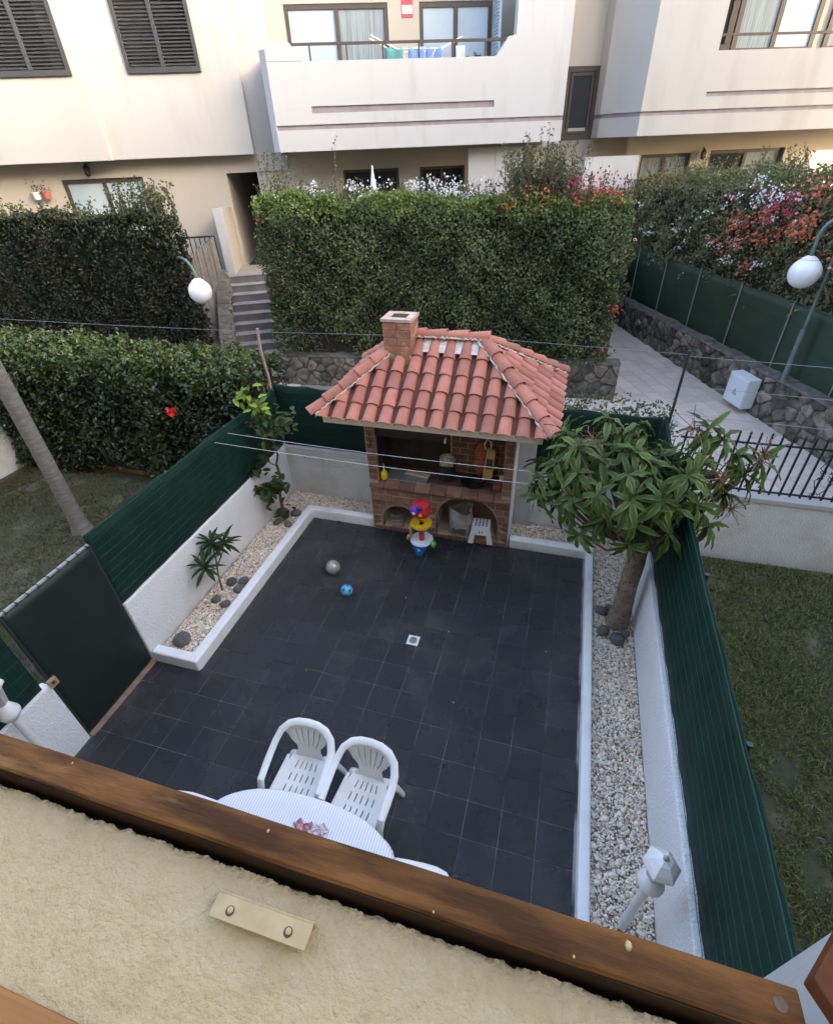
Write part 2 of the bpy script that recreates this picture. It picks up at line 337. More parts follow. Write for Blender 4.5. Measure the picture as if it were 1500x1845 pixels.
box('gravel_bed_soil', MT['bed'], None, -3.12, -2.55, -1.60, 2.12, -.1, .062)['kind'] = 'structure'
box('gravel_bed_soil', MT['bed'], None, -2.55, -1.36, 1.62, 2.12, -.1, .062)['kind'] = 'structure'
box('gravel_bed_soil', MT['bed'], None, 2.07, 2.61, -6, 2.12, -.1, .062)['kind'] = 'structure'
box('gravel_bed_soil', MT['bed'], None, .84, 2.07, 1.65, 2.12, -.1, .062)['kind'] = 'structure'
pebbles('gravel', [(-3.1, -2.6, -1.55, 2.10), (-2.6, -1.37, 1.67, 2.10)], .07, 5200, 'pale beige gravel in the left bed and left of the barbecue')
pebbles('gravel', [(2.11, 2.6, -4.2, 2.10), (.85, 2.11, 1.70, 2.10)], .07, 5200, 'pale beige gravel in the long right bed round the mango tree')

# garden walls
def wall(label, x0, x1, y0, y1, h, mt='stucco', base=-.11):
    o = MB().box(x0, x1, y0, y1, base, h).build('garden_wall', MT[mt], bevel=.02, seg=3, smooth=True, ang=60); return tag(o, label, 'wall')
wall('white stucco wall under the green fence along the left gravel bed', -3.25, -3.13, -1.69, 2.26, 1.0)
wall('short white stucco wall on the latch side of the dark gate', -3.25, -3.13, -6, -2.735, .95)
wall('grey stained white wall behind the left gravel, left of the barbecue', -3.13, -1.36, 2.12, 2.26, 1.0, 'stucco2')
wall('grey stained white wall right of the barbecue behind the mango crown', .84, 2.61, 2.12, 2.26, 1.0, 'stucco2')
wall('long white stucco wall under the right-hand green fence beside the mango trunk', 2.61, 2.72, -6, 2.26, .93)
rw = thing('garden_wall', 'rough white lawn wall with smooth painted top carrying the iron railing', 'wall')
MB().box(2.72, 14, 2.15, 2.30, -.11, .96).build('wall', MT['stucco2'], rw, bevel=.01)
MB().box(2.72, 14, 2.135, 2.315, .961, 1.04).build('coping', MT['facade2'], rw, bevel=.012)
wl_ = MB().box(-9.35, -9.2, -6, 2.2, -.11, .95).build('garden_wall', MT['stucco2'], bevel=.02); tag(wl_, 'stained white side wall at the edge of the shaded palm lawn', 'wall')
wl_ = MB().box(-9.2, -3.26, 2.14, 2.28, -.11, .9).build('garden_wall', flat('ochre render', (.42, .26, .11), .9), bevel=.02); tag(wl_, 'ochre rendered wall glimpsed under the dark hibiscus', 'wall')

# ------------------------------------------------------------ green screen fences
def fence(label, a, b, z0, z1, nw, nposts, side=1, ribs=True, parent=None, zfun=None):
    a, b = Vector((*a, 0)), Vector((*b, 0)); L = (b - a).length; u = (b - a) / L; nrm = Vector((u.y, -u.x, 0)) * side
    t = thing('screen_fence', label, 'fence')
    sag = [random.uniform(-.012, .012) for _ in range(30)]
    nu = max(8, int(L / .09)); ph = random.uniform(0, 6)
    top = lambda q: z1 + .012 * math.sin(q * L * 5 + ph) + .008 * math.sin(q * L * 13)
    m = MB().grid(lambda q, v: tuple(a + u * (q * L) + nrm * (.010 * math.sin(q * L * 4.5 + ph) * math.sin(v * 3.1) + .004 * math.sin(q * L * 11 + v * 6) + .003 * math.sin(q * L * 23 - v * 9 + ph)) + Vector((0, 0, z0 + (top(q) - z0) * v))), nu, 8)
    o = m.build('screen', MT['screen'], t, smooth=True); md = o.modifiers.new('s', 'SOLIDIFY'); md.thickness = .006
    for i in range(nw):
        z = z0 + .03 + (z1 - z0 - .04) * i / (nw - 1)
        MB().tube([a + u * (L * q / 24) + nrm * (.024 + .004 * math.sin(q * 1.3 + i)) + Vector((0, 0, z + .006 * math.sin(q * .9 + i * 2.2))) for q in range(25)], .0022 if i < nw - 1 else .004, 5).build('wire', MT['gwire'], t)
    for i in range(nposts):
        p = a + u * (L * (i + .02) / max(1, nposts - 1) * .98) - nrm * .025
        MB().tube([p + Vector((0, 0, z0 - .04)), p + Vector((0, 0, z1 - .02))], .02, 8).build('post', MT['gmetal'], t)
    if ribs:                                              # the vertical mesh wires that stand proud of the cloth
        m = MB(); k = int(L / .05)
        for i in range(k):
            p = a + u * (L * (i + .5) / k) + nrm * .022
            m.tube([p + Vector((0, 0, z0 + .01)), p + Vector((0, 0, z1 + random.uniform(.0, .022)))], .0012, 3)
        tag(m.build('mesh_wires', MT['gwire'], t), kind='stuff')
    return t
fence('dark green screen fence on the left white wall, between gate and lime tree', (-3.17, -1.70), (-3.17, 2.17), 1.0, 2.02, 10, 4, 1)
fence('dark green screen fence behind the lime tree, left of the barbecue', (-3.15, 2.19), (-1.53, 2.19), .99, 2.07, 6, 2, 1)
fence('dark green screen fence right of the barbecue, behind the mango crown', (1.09, 2.19), (2.66, 2.19), .99, 2.08, 10, 2, 1)
fence('long dark green screen fence on the right wall beside the lawn', (2.675, 2.15), (2.675, -4.1), .93, 2.15, 11, 5, -1 * -1)
fence('dark green screen fence over the short white wall, beyond the gate latch', (-3.17, -2.80), (-3.17, -6.0), .95, 2.0, 8, 3, 1 * -1)

# gate with dark cloth, ties along its top rail
gt = thing('garden_gate', 'closed gate covered in dark green cloth with ties along the top rail', 'gate', (-3.17, -2.21, 0))
m = MB().grid(lambda a, b: (.022 + .005 * math.sin(a * 9) * math.sin(b * 5), -.49 + .98 * a, .05 + 1.83 * b), 20, 20)
o = m.build('cloth', MT['screend'], gt, smooth=True); o.modifiers.new('s', 'SOLIDIFY').thickness = .004
for (p, q) in (((0, -.5, .03), (0, -.5, 1.9)), ((0, .5, .03), (0, .5, 1.9)), ((0, -.5, .04), (0, .5, .04)), ((0, -.5, 1.0), (0, .5, 1.0))):
    MB().tube([p, q], .02, 8).build('frame', flat('gate iron', (.03, .035, .035), .5), gt)
MB().tube([(0, -.5, 1.9), (0, .5, 1.9)], .018, 8).build('top_rail', MT['grey_metal'], gt)
for i in range(9): MB().tube([(.016, -.46 + i * .115, 1.875), (.034, -.455 + i * .115, 1.91), (-.03, -.455 + i * .115, 1.925), (-.028, -.46 + i * .115, 1.87)], .006, 5).build('tie', flat('tie', (.02, .02, .02)), gt)
lk = MB().box(.02, .06, -.54, -.45, .90, 1.0).build('lock', flat('rusty cream lock', (.42, .34, .24), .7, c2=(.22, .12, .07), vs_=18), gt, bevel=.012, seg=2)
MB().lathe([(.016, 0), (.018, .02), (.012, .03)], 10, (.06, -.50, .95)).build('latch', MT['screw'], gt)
box('gate_sill', flat('brown sill', (.30, .20, .14), .8, c2=(.2, .13, .09), vs_=9), None, -3.16, -3.09, -2.72, -1.70, -.05, .012, .004)
tag(bpy.data.objects['gate_sill'], 'worn brown sill strip under the dark gate', 'sill')

# ------------------------------------------------------------ alley, path, terraces
ZP = .30
pa = MB().prism([(-25, 2.4), (25, 2.4), (25, 30), (-25, 30)], -.1, ZP - .006).build('path', MT['joint']); tag(pa, kind='structure')
S_ = .345; ptm = MB().box(-S_ / 2 + .004, S_ / 2 - .004, -S_ / 2 + .004, S_ / 2 - .004, -.02, 0).mesh('path_tile', bevel=.002, seg=1); ptm.materials.append(MT['ptile'])
A0, B0 = Vector((2.873, 12.426)), Vector((5.656, 5.666))                    # foot of the right stone wall
WU = (B0 - A0).normalized(); WN = Vector((-WU.y, WU.x))
if WN.x < 0: WN = -WN
cand = []
for i in range(-40, 60):
    for j in range(-60, 30):
        x = 3.9 + UX * i * S_ + NX * j * S_; y = 6.0 + UY * i * S_ + NY * j * S_
        dw = (Vector((x, y)) - A0).dot(WN)
        if dw > .12 or y < 2.55: continue
        if y > 6.95 and x < 2.35: continue
        if y > 13 or x > 8.5 or x < -7: continue
        if y <= 6.95 and x < 1.2 and not (x < -5 and y > 4.9): continue
        cand.append((math.hypot(x - 1.3, y + 4.5), x, y))
cand.sort(); 
for _, x, y in cand[:300]: link('path_tile', ptm, None, pa, (x, y, ZP + random.uniform(-.001, .001)), (0, 0, TH))

def off(p, w, u=0): return (p[0] + WN.x * w + WU.x * u, p[1] + WN.y * w + WU.y * u)
A1, B1 = (A0 - WU * 1.6), (B0 + WU * 3.6)
tag(MB().prism([off(A1, .35), off(B1, .35), off(B1, 8), off(A1, 8)][::-1], .1, .95).build('terrace', MT['earth']), kind='structure')

# rubble stone walls: every stone a piece
def clip(poly, px, py, nx, ny):
    out = []
    for i in range(len(poly)):
        a, b = poly[i], poly[(i + 1) % len(poly)]
        da = (a[0] - px) * nx + (a[1] - py) * ny; db = (b[0] - px) * nx + (b[1] - py) * ny
        if da <= 0: out.append(a)
        if da * db < 0: t = da / (da - db); out.append((a[0] + (b[0] - a[0]) * t, a[1] + (b[1] - a[1]) * t))
    return out
def stonewall(label, a, b, z0, za, zb, thick, size, limit=300):
    a, b = Vector((*a, 0)), Vector((*b, 0)); L = (b - a).length; u = (b - a) / L; nrm = Vector((u.y, -u.x, 0))      # front is to the right of a->b
    t = thing('stone_wall', label, 'wall')
    top = lambda s: za + (zb - za) * s / L
    P = lambda s, z, d: tuple(a + u * s + nrm * d + Vector((0, 0, z)))
    m = MB().add([P(0, z0, 0), P(L, z0, 0), P(L, zb, 0), P(0, za, 0), P(0, z0, -thick), P(L, z0, -thick), P(L, zb, -thick), P(0, za, -thick)],
                 [(0, 1, 2, 3), (4, 7, 6, 5), (0, 4, 5, 1), (1, 5, 6, 2), (3, 2, 6, 7), (0, 3, 7, 4)])
    m.build('mortar_core', MT['volmort'], t)
    sites = []; z = z0 + size * .35; r = 0
    while z < max(za, zb) - .02:
        s = (size * .6 if r % 2 else 0) + random.uniform(0, .1)
        while s < L: sites.append((s + random.uniform(-.28, .28) * size, z + random.uniform(-.25, .25) * size)); s += size * random.uniform(.85, 1.6)
        z += size * random.uniform(.62, .85); r += 1
    n = 0
    for i, (sx, sz) in enumerate(sites):
        poly = [(max(0.0, sx - size * 1.3), max(z0, sz - size)), (min(L, sx + size * 1.3), max(z0, sz - size)), (min(L, sx + size * 1.3), min(top(sx) - .02, sz + size)), (max(0.0, sx - size * 1.3), min(top(sx) - .02, sz + size))]
        if poly[1][0] - poly[0][0] < .05 or poly[2][1] - poly[1][1] < .05: continue
        for j, (qx, qz) in enumerate(sites):
            if i == j or abs(qx - sx) > 3 * size or abs(qz - sz) > 2.5 * size: continue
            dx, dz = qx - sx, qz - sz; l = math.hypot(dx, dz)
            if l < 1e-4: continue
            poly = clip(poly, sx + dx * .5 - dx / l * .012, sz + dz * .5 - dz / l * .012, dx / l, dz / l)
            if len(poly) < 3: break
        if len(poly) < 3: continue
        ar = abs(sum(poly[k][0] * poly[(k + 1) % len(poly)][1] - poly[(k + 1) % len(poly)][0] * poly[k][1] for k in range(len(poly)))) / 2
        if ar < .0035: continue
        cs = sum(p[0] for p in poly) / len(poly); cz_ = sum(p[1] for p in poly) / len(poly); dep = random.uniform(.012, .06)
        # round the outline, then dome the face
        out = []
        for k in range(len(poly)):
            p, q = poly[k], poly[(k + 1) % len(poly)]
            for f in (.18, .5, .82): out.append((p[0] + (q[0] - p[0]) * f, p[1] + (q[1] - p[1]) * f))
        k = len(out); m = MB(); V = []
        for sc, dd in ((1.0, -.03), (1.0, dep * .45), (.86, dep * .9), (.5, dep * 1.1)):
            for (s_, z_) in out:
                jit = random.uniform(-.007, .007) if dd > 0 else 0
                V.append(P(cs + (s_ - cs) * sc, cz_ + (z_ - cz_) * sc, dd + jit))
        V.append(P(cs, cz_, dep * 1.12))
        F = [(q * k + i2, q * k + (i2 + 1) % k, (q + 1) * k + (i2 + 1) % k, (q + 1) * k + i2) for q in range(3) for i2 in range(k)] + [(3 * k + i2, 3 * k + (i2 + 1) % k, 4 * k) for i2 in range(k)]
        m.add(V, F); o = m.build('stone', MT['volc'], t, smooth=True, ang=35); n += 1
    # rough cap of broken lava along the top
    m = MB(); s = 0.0
    while s < L:
        w = random.uniform(.12, .3); e = min(L, s + w); zt = random.uniform(.02, .06)
        m.add([P(s, top(s) - .01, .03), P(e, top(e) - .01, .03), P(e, top(e) + zt * .7, -.01), P(s, top(s) + zt, -.01), P(s, top(s) - .01, -thick - .02), P(e, top(e) - .01, -thick - .02), P(e, top(e) + zt, -thick), P(s, top(s) + zt * .8, -thick)],
              [(0, 1, 2, 3), (3, 2, 6, 7), (4, 7, 6, 5), (0, 3, 7, 4), (1, 5, 6, 2)]); s = e
    m.build('cap', MT['volmort'], t, bevel=.012, seg=1)
    return t
stonewall('low dark lava-stone wall under the tall middle hedge, behind the barbecue', (-5.45, 6.25), (2.48, 6.85), ZP - .05, 1.02, 1.10, .3, .27)
stonewall('long lava-stone wall beside the tiled path, with grey electric box', (A1.x, A1.y), (B1.x, B1.y), ZP - .05, 1.0, 1.25, .3, .27)

# stairs up to the passage
st = tag(thing('staircase', None, None), kind='structure')
SA = R(29); DX, DY = math.sin(SA), -math.cos(SA); EX, EY = math.cos(SA), math.sin(SA); S0 = (-7.906, 8.487)
def sp(w, k, z): return (S0[0] + EX * w + DX * k, S0[1] + EY * w + DY * k, z)
for i in range(11):
    z = 2.3 - .182 * i; k0 = .295 * i
    pol = [sp(-.02, k0 - .01 - .295, 0)[:2], sp(-.02, k0, 0)[:2], sp(1.35, k0, 0)[:2], sp(1.35, k0 - .01 - .295, 0)[:2]]
    sto = MB().prism(pol, .1, z - .02).build('step', MT['sriser'], st)
    for w0 in (-.03, .43, .89):
        w1 = w0 + .455
        MB().prism([sp(w0, k0 - .30, 0)[:2], sp(w0, k0 + .02, 0)[:2], sp(w1, k0 + .02, 0)[:2], sp(w1, k0 - .30, 0)[:2]], z - .019, z).build('tread', MT['stile'], sto, bevel=.003, seg=1)
        MB().prism([sp(w0 + .003, k0 + .001, 0)[:2], sp(w0 + .003, k0 + .006, 0)[:2], sp(w1 - .003, k0 + .006, 0)[:2], sp(w1 - .003, k0 + .001, 0)[:2]], z - .182, z - .022).build('riser', MT['sriser'], sto)
tag(MB().prism([(-30, 6.2), (-7.62, 6.2), (-8.2, 8.4), sp(-.40, -2.5, 0)[:2], (-12, 20), (-30, 20)], .2, 2.28).build('terrace', MT['earth']), kind='structure')
tag(MB().prism([(-7.61, 6.0), sp(-.37, 3.1, 0)[:2], sp(-.37, .0, 0)[:2], (-8.19, 8.4)], .2, 1.15).build('planting_strip', MT['earth']), kind='structure')
tag(MB().prism([sp(1.5, 1.9, 0)[:2], (2.2, 7.3), (2.6, 14), (16, 22), (16, 30), (-5, 30), sp(1.5, -3.0, 0)[:2]], .2, 2.28).build('terrace', MT['earth']), kind='structure')
MB().prism([sp(-.05, -.3, 0)[:2], sp(1.4, -.3, 0)[:2], bl(1.7, .0, 0)[:2], bl(-.05, -.0, 0)[:2]], .2, 2.299).build('landing', MT['stile'], st)
stonewall('dark rubble wall along the left side of the stairs', sp(-.06, 3.3, 0)[:2], sp(-.06, -.0, 0)[:2], ZP - .05, .75, 2.45, .3, .27)
# ------------------------------------------------------------ opposite apartment building (one thing, facade frame s / off / z)
AB = thing('apartment_building', 'cream and white two-storey apartment building behind the hedges, with balconies and brown shutters', 'building', (-8.4, 10.0, 0), TH)
ab = lambda s, o, z: (s, -o, z)                      # local: x along facade, -y outward
def bb(name, mt, s0, s1, o0, o1, z0, z1, parent=AB, bevel=0.0): return MB().box(s0, s1, -o1, -o0, z0, z1).build(name, MT[mt], parent, bevel=bevel)
def bpoly(name, mt, pts, o0, o1, parent=AB, bevel=0.0): return MB().extr([(s, -o1, z) for s, z in pts], (0, o1 - o0, 0)).build(name, MT[mt], parent, bevel=bevel)
# ground storey walls (thick), openings left free
def wall_open(name, mt, s0, s1, z0, z1, o0, o1, holes):
    xs = sorted({s0, s1, *[h[0] for h in holes], *[h[1] for h in holes]}); m = MB()
    for a, b in zip(xs[:-1], xs[1:]):
        hs = sorted([h for h in holes if h[0] <= a + 1e-6 and h[1] >= b - 1e-6], key=lambda h: h[2]); z = z0
        for h in hs:
            if h[2] > z + 1e-6: m.box(a, b, -o1, -o0, z, h[2])
            z = h[3]
        if z < z1 - 1e-6: m.box(a, b, -o1, -o0, z, z1)
    return m.build(name, MT[mt], AB)
GF = [(-4.30, -2.18, 2.9, 4.62), (0.05, .88, 2.2, 4.61), (3.25, 4.82, 2.3, 4.56), (5.42, 6.72, 2.3, 4.555), (12.0, 13.56, 2.9, 4.61), (14.15, 16.53, 2.3, 4.64)]
wall_open('ground_floor_wall', 'cream', -14, 26, .2, 5.3, -.35, 0, GF)
bb('passage_wall', 'cream', .05 - .3, .05, -6, -.351, 2.2, 5.0); bb('passage_wall', 'darkroom', .05, .9, -6.2, -6.0, 2.2, 5.0); bb('passage_wall', 'cream', .88, 1.2, -6, -.351, 2.2, 5.0); bb('passage_ceiling', 'cream', -.25, 1.2, -6.2, -.351, 4.62, 4.75)
def window(s0, s1, z0, z1, o, frame='brownwood', fw=.07, panes=2, pmats=('glass',), depth=.08, rail=False, parent=AB):
    w = MB(); w.box(s0, s1, -o, -o + depth, z0, z0 + fw).box(s0, s1, -o, -o + depth, z1 - fw, z1).box(s0, s0 + fw, -o, -o + depth, z0 + fw, z1 - fw).box(s1 - fw, s1, -o, -o + depth, z0 + fw, z1 - fw)
    W = w.build('window', MT[frame], parent, bevel=.006, seg=1); iw = (s1 - s0 - 2 * fw) / panes
    for i in range(panes):
        a = s0 + fw + i * iw
        if i: MB().box(a - fw * .5, a + fw * .5, -o - .004, -o + depth * .8, z0 + fw, z1 - fw).build('mullion', MT[frame], W)
        MB().box(a + (fw * .5 if i else 0), a + iw - (fw * .5 if i < panes - 1 else 0), -o + depth * .45, -o + depth * .55, z0 + fw, z1 - fw).build('pane', MT[pmats[i % len(pmats)]], W)
    return W
window(-4.30, -2.18, 2.9, 4.62, -.06, panes=2, pmats=('frost', 'frost'), fw=.10)
window(3.25, 4.82, 2.3, 4.56, -.08, panes=2); window(5.42, 6.72, 2.3, 4.555, -.08, panes=2)
window(12.0, 13.56, 2.9, 4.61, -.08, panes=2, pmats=('curtain', 'curtain'), fw=.09); window(14.15, 16.53, 2.3, 4.64, -.08, panes=2, pmats=('glass', 'curtain'), fw=.09)
for (a, b) in ((-4.3, -2.18), (3.25, 6.72), (12, 16.53)): bb('room_back', 'darkroom', a - .3, b + .3, -1.2, -1.1, 2.2, 4.8)
# left wing, upper storey: two blocks with a small step between them
bb('upper_wall', 'facade', -14, -2.62, -.3, .62, 5.01, 11); bb('upper_wall', 'facade', -2.62, .95, -.3, .42, 5.015, 11)
bb('upper_wall', 'facade', .95, 1.75, -.3, .06, 4.62, 11)
def shutter(s0, s1, z0, z1, o):
    fw = .085; w = MB(); d0, d1 = -o - .06, -o + .02
    w.box(s0, s1, d0, d1, z0, z0 + fw * 1.3).box(s0, s1, d0, d1, z1 - fw, z1).box(s0, s0 + fw, d0, d1, z0 + fw * 1.3, z1 - fw).box(s1 - fw, s1, d0, d1, z0 + fw * 1.3, z1 - fw)
    mid = (s0 + s1) / 2; w.box(mid - fw * .55, mid + fw * .55, d0 - .008, d1, z0 + fw * 1.3, z1 - fw)
    W = w.build('shutter', MT['shutter'], AB, bevel=.006, seg=1)
    MB().box(s0 + fw, s1 - fw, -o + .0, -o + .015, z0 + fw, z1 - fw).build('shutter_back', MT['darkroom'], W)
    for a, b in ((s0 + fw, mid - fw * .55), (mid + fw * .55, s1 - fw)):
        z = z0 + fw * 1.3 + .04; m = None
        while z < z1 - fw - .02:
            if m is None:
                q = MB().box(-(b - a) / 2 + .004, (b - a) / 2 - .004, -.028, .028, -.005, .005).mesh('slat'); q.materials.append(MT['shutter']); m = q
            link('slat', m, None, W, ((a + b) / 2, -o - .026, z), (R(38), 0, 0)); z += .066
shutter(-4.62, -2.88, 6.66, 9.0, .62); shutter(-1.66, .06, 6.68, 9.0, .42)
# main balcony block
O1 = 1.45
H = [(1.74, 5.03), (8.95, 5.03), (8.95, 11), (7.66, 11), (7.60, 7.09), (7.42, 7.06), (7.14, 6.725), (2.58, 6.725), (2.30, 7.05), (1.90, 7.06), (1.74, 6.97)]
# parapet in vertical bands so that the two painted grooves are real recesses
Gv = [(5.461, 5.556, 1.74, 8.95), (5.772, 5.904, 2.64, 7.14)]
wall_open('balcony_parapet', 'facade2', 1.74, 8.95, 5.03, 6.72, O1 - .05, O1, [(2.64, 7.14, 5.772, 5.904), (1.74, 8.95, 5.461, 5.556)])
bb('groove', 'stripe', 1.76, 8.93, O1 - .06, O1 - .035, 5.455, 5.56); bb('groove', 'stripe', 2.63, 7.15, O1 - .06, O1 - .035, 5.768, 5.908)
bb('balcony_body', 'facade2', 1.74, 8.95, O1 - .25, O1 - .0505, 5.03, 6.72)
bpoly('balcony_horn', 'facade2', [(1.74, 6.721), (2.585, 6.721), (2.30, 7.05), (1.90, 7.06), (1.74, 6.97)], O1 - .25, O1, bevel=.02)
bpoly('balcony_horn', 'facade2', [(7.14, 6.721), (8.95, 6.721), (8.95, 11), (7.66, 11), (7.60, 7.09), (7.42, 7.06)], O1 - .25, O1)
MB().prism([(1.74, -O1), (1.76, -O1 + .02), (1.76, -.02), (1.58, -.02), (1.58, -O1 + .22)], 5.04, 6.95).build('balcony_side', MT['facade2'], AB)
bb('balcony_side', 'facade2', 8.75, 8.95, .0, O1 - .251, 5.03, 11)
bb('balcony_floor', 'facade2', 1.62, 8.95, -.34, O1 - .251, 5.04, 5.3)
bb('soffit_wall', 'facade2', 8.95, 9.45, -.3, .02, 4.9, 11)
# wall behind the balcony with sliding doors
wall_open('upper_wall', 'cream', 1.75, 9.0, 5.301, 11, -.3, 0, [(2.2, 4.72, 5.36, 7.9), (5.5, 7.35, 5.36, 7.9)])
window(2.2, 4.72, 5.36, 7.9, -.02, panes=2, pmats=('frost', 'curtain'), fw=.1); window(5.5, 7.35, 5.36, 7.9, -.02, panes=2, pmats=('frost', 'frost'), fw=.1)
# open pale shutters standing beside the doors
W = bb('shutter', 'blueshut', 7.36, 7.40, .1, .75, 5.36, 7.9)
for i in range(22): MB().box(-.02, .02, -.26, .26, -.006, .006).build('slat', MT['blueshut'], W, loc=(7.345, -.42, 6.55 + i * .062), rot=(0, R(35), 0))
# brown railing over the parapet
W = bb('railing', 'brownwood', 2.32, 7.40, O1 - .16, O1 - .10, 7.0, 7.05)
for s in (2.75, 3.6, 4.45, 5.3, 6.1, 6.9): MB().box(s - .02, s + .02, -O1 + .11, -O1 + .15, 6.71, 7.0).build('rail_post', MT['brownwood'], W)
# recess with the tall dark window
bb('recess_wall', 'cream', 9.0, 9.45, -.3, .0, 5.0, 11.2); bb('recess_wall', 'cream', 9.45, 10.5, -.3, .0, 6.62, 11.2); bb('recess_wall', 'cream', 8.95, 11.5, -.3, .0, 4.6, 5.03)
bb('room_back', 'darkroom', 9.3, 10.6, -.5, -.4, 5.0, 6.8)
window(9.45, 10.36, 5.035, 6.615, .03, panes=1, fw=.11, pmats=('glass',)); 
W = window(9.58, 10.23, 5.16, 6.49, .035, panes=1, fw=.07)
# right block with a splayed corner and the same grooves
O2 = 1.45
def splay(z0, z1, d): return MB().prism([(10.36, .3), (10.36 + d, -.45 + d * .4), (10.36 + d * .8 + .25, -.80 + d), (11.02, -O2 + d), (26, -O2 + d), (26, .3)], z0, z1)
for z0, z1 in ((5.06, 5.478), (5.572, 5.83)): splay(z0, z1, 0).build('right_wall', MT['facade'], AB)
splay(5.478, 5.572, .035).build('groove', MT['stripe'], AB)
MB().prism([(10.36, .3), (10.36, -.45), (10.61, -.80), (11.02, -O2), (12.7, -O2), (12.7, .3)], 5.83, 5.925).build('right_wall', MT['facade'], AB)
bb('groove', 'stripe', 12.701, 26, -.3, O2 - .035, 5.83, 5.925)
MB().prism([(10.36, .3), (10.36, -.45), (10.61, -.80), (11.02, -O2), (26, -O2), (26, .3)], 5.925, 6.71).build('right_wall', MT['facade'], AB)
MB().prism([(10.36, .3), (10.36, -.45), (10.61, -.80), (11.02, -O2), (12.75, -O2), (12.75, -O2 + .25), (11.3, -O2 + .3), (11.2, .3)], 6.71, 11).build('right_wall', MT['facade'], AB)
bb('upper_wall', 'cream', 11.2, 26, -.3, .35, 6.71, 11)
W = window(12.76, 13.35, 6.715, 9.4, .9, panes=1, fw=.16, pmats=('glass',)); window(13.7, 16.0, 6.715, 9.4, .42, panes=2, pmats=('curtain', 'frost'), fw=.13); window(16.3, 18.6, 6.715, 9.4, .42, panes=2, pmats=('curtain', 'frost'), fw=.13)
bb('railing', 'brownwood', 12.76, 20, O2 - .14, O2 - .09, 6.98, 7.03)
# fin wall beside the passage and white panels at the terrace
bb('fin_wall', 'cream', -.24, -.03, .02, 1.28, 2.1, 3.85); bb('fin_face', 'facade2', -.26, -.02, 1.281, 1.32, 2.1, 3.9)
bb('terrace_panel', 'facade2', 6.62, 7.35, .9, 1.0, 3.6, 4.95); bb('terrace_panel', 'facade2', 7.36, 8.1, .9, 1.0, 3.6, 4.95)
bb('terrace_panel', 'facade2', 9.8, 11.35, .95, 1.2, 3.9, 4.64)
# things on the building
def at(s, o, z): return bl(s, o, z)
def lantern(s, z, label, o=.0):
    t = thing('wall_lantern', label, 'lantern', at(s, o, z), TH, 'lanterns on the apartment building')
    MB().lathe([(.04, -.12), (.07, -.08), (.09, .06), (.06, .1), (.015, .15)], 6, (0, -.12, 0)).build('lantern_body', flat('lantern iron', (.03, .025, .02), .5), t)
    MB().tube([(0, 0, .12), (0, -.06, .18), (0, -.12, .15)], .012, 6).build('bracket', MT['iron'], t)
lantern(-3.5, 4.80, 'small dark wall lantern above the ground-floor window behind the ivy hedge'); lantern(13.86, 4.55, 'small dark wall lantern between the two ground-floor windows at right')
for s, c, lab in ((-5.0, (.70, .70, .72), 'white flower pot on the wall by the ground-floor window'), (-4.74, (.40, .13, .09), 'terracotta flower pot on the wall beside the white one')):
    t = thing('wall_planter', lab, 'flower pot', at(s, .0, 4.2), TH)
    MB().lathe([(.06, 0), (.08, .02), (.10, .18), (.09, .18)], 10, (0, -.11, 0)).build('pot', flat('pot %s' % s, c, .6), t)
    n = 24; P = np.c_[RNG.normal(0, .09, n), -.11 + RNG.normal(0, .06, n), .25 + RNG.normal(0, .08, n)]; leaves('plant', P, rdir(n), rdir(n), .09, .035, val((.08, .07, .03), n), MT['leaf'], t)
t = thing('wall_ornament', 'small dark iron ornament on the cream wall beside the passage', 'ornament', at(-1.69, 0, 4.2), TH)
MB().tube([(-.07, -.03, .12), (0, -.04, .16), (.07, -.03, .1), (.05, -.05, 0), (.08, -.05, -.12)], .022, 6).tube([(-.02, -.04, .14), (.03, -.04, .02)], .03, 6).build('figure', MT['screw'], t)
t = thing('notice_board', 'red and white notice between the balcony doors', 'sign', at(5.2, 0, 7.72), TH)
MB().box(-.14, .14, -.012, 0, -.1, .4).build('board', flat('notice red', (.42, .05, .07), .5), t); MB().box(-.12, .12, -.016, -.0125, -.03, .12).build('panel', MT['cloth'], t)
for i in range(3): MB().box(-.09, .09 - .04 * (i % 2), -.018, -.0165, .0 + i * .035, .012 + i * .035).build('text_line', flat('notice ink', (.25, .2, .3)), t)
t = thing('laundry_rack', 'folding white laundry rack with green and blue washing on the balcony', 'laundry rack', at(5.3, .75, 5.3), TH)
for dy in (-.25, .25):
    MB().tube([(-1.1, dy, 1.90), (-.5, dy, 1.64), (.6, dy, 1.64), (1.1, dy, 1.84)], .012, 6).build('rail', MT['whitep'], t)
    MB().tube([(-.55, dy, 0), (.45, dy, 1.64)], .012, 6).build('leg', MT['whitep'], t); MB().tube([(.5, -dy, 0), (-.4, -dy, 1.64)], .012, 6).build('leg', MT['whitep'], t)
for i, (x, w, c, lab) in enumerate(((-.55, .42, (.10, .30, .30), 'teal towel'), (-.02, .40, (.18, .30, .62), 'blue cloth'), (.40, .38, (.16, .27, .58), 'blue cloth beside it'), (1.05, .22, (.6, .72, .78), 'pale towel'))):
    o = MB().grid(lambda a, b: (x + w * (a - .5), -.25 - .012 * math.sin(a * 9) - .02 * b, 1.67 - .30 * b), 8, 4).build('washing', flat('wash %d' % i, c, .9), None, smooth=True); o.modifiers.new('s', 'SOLIDIFY').thickness = .01
    o.location = at(5.3, .75, 5.3); o.rotation_euler = (0, 0, TH); tag(o, lab + ' hanging on the balcony laundry rack', 'washing')
t = thing('potted_plants', 'dark leafy potted plant at the right end of the balcony', 'plant', at(6.75, .8, 5.3), TH)
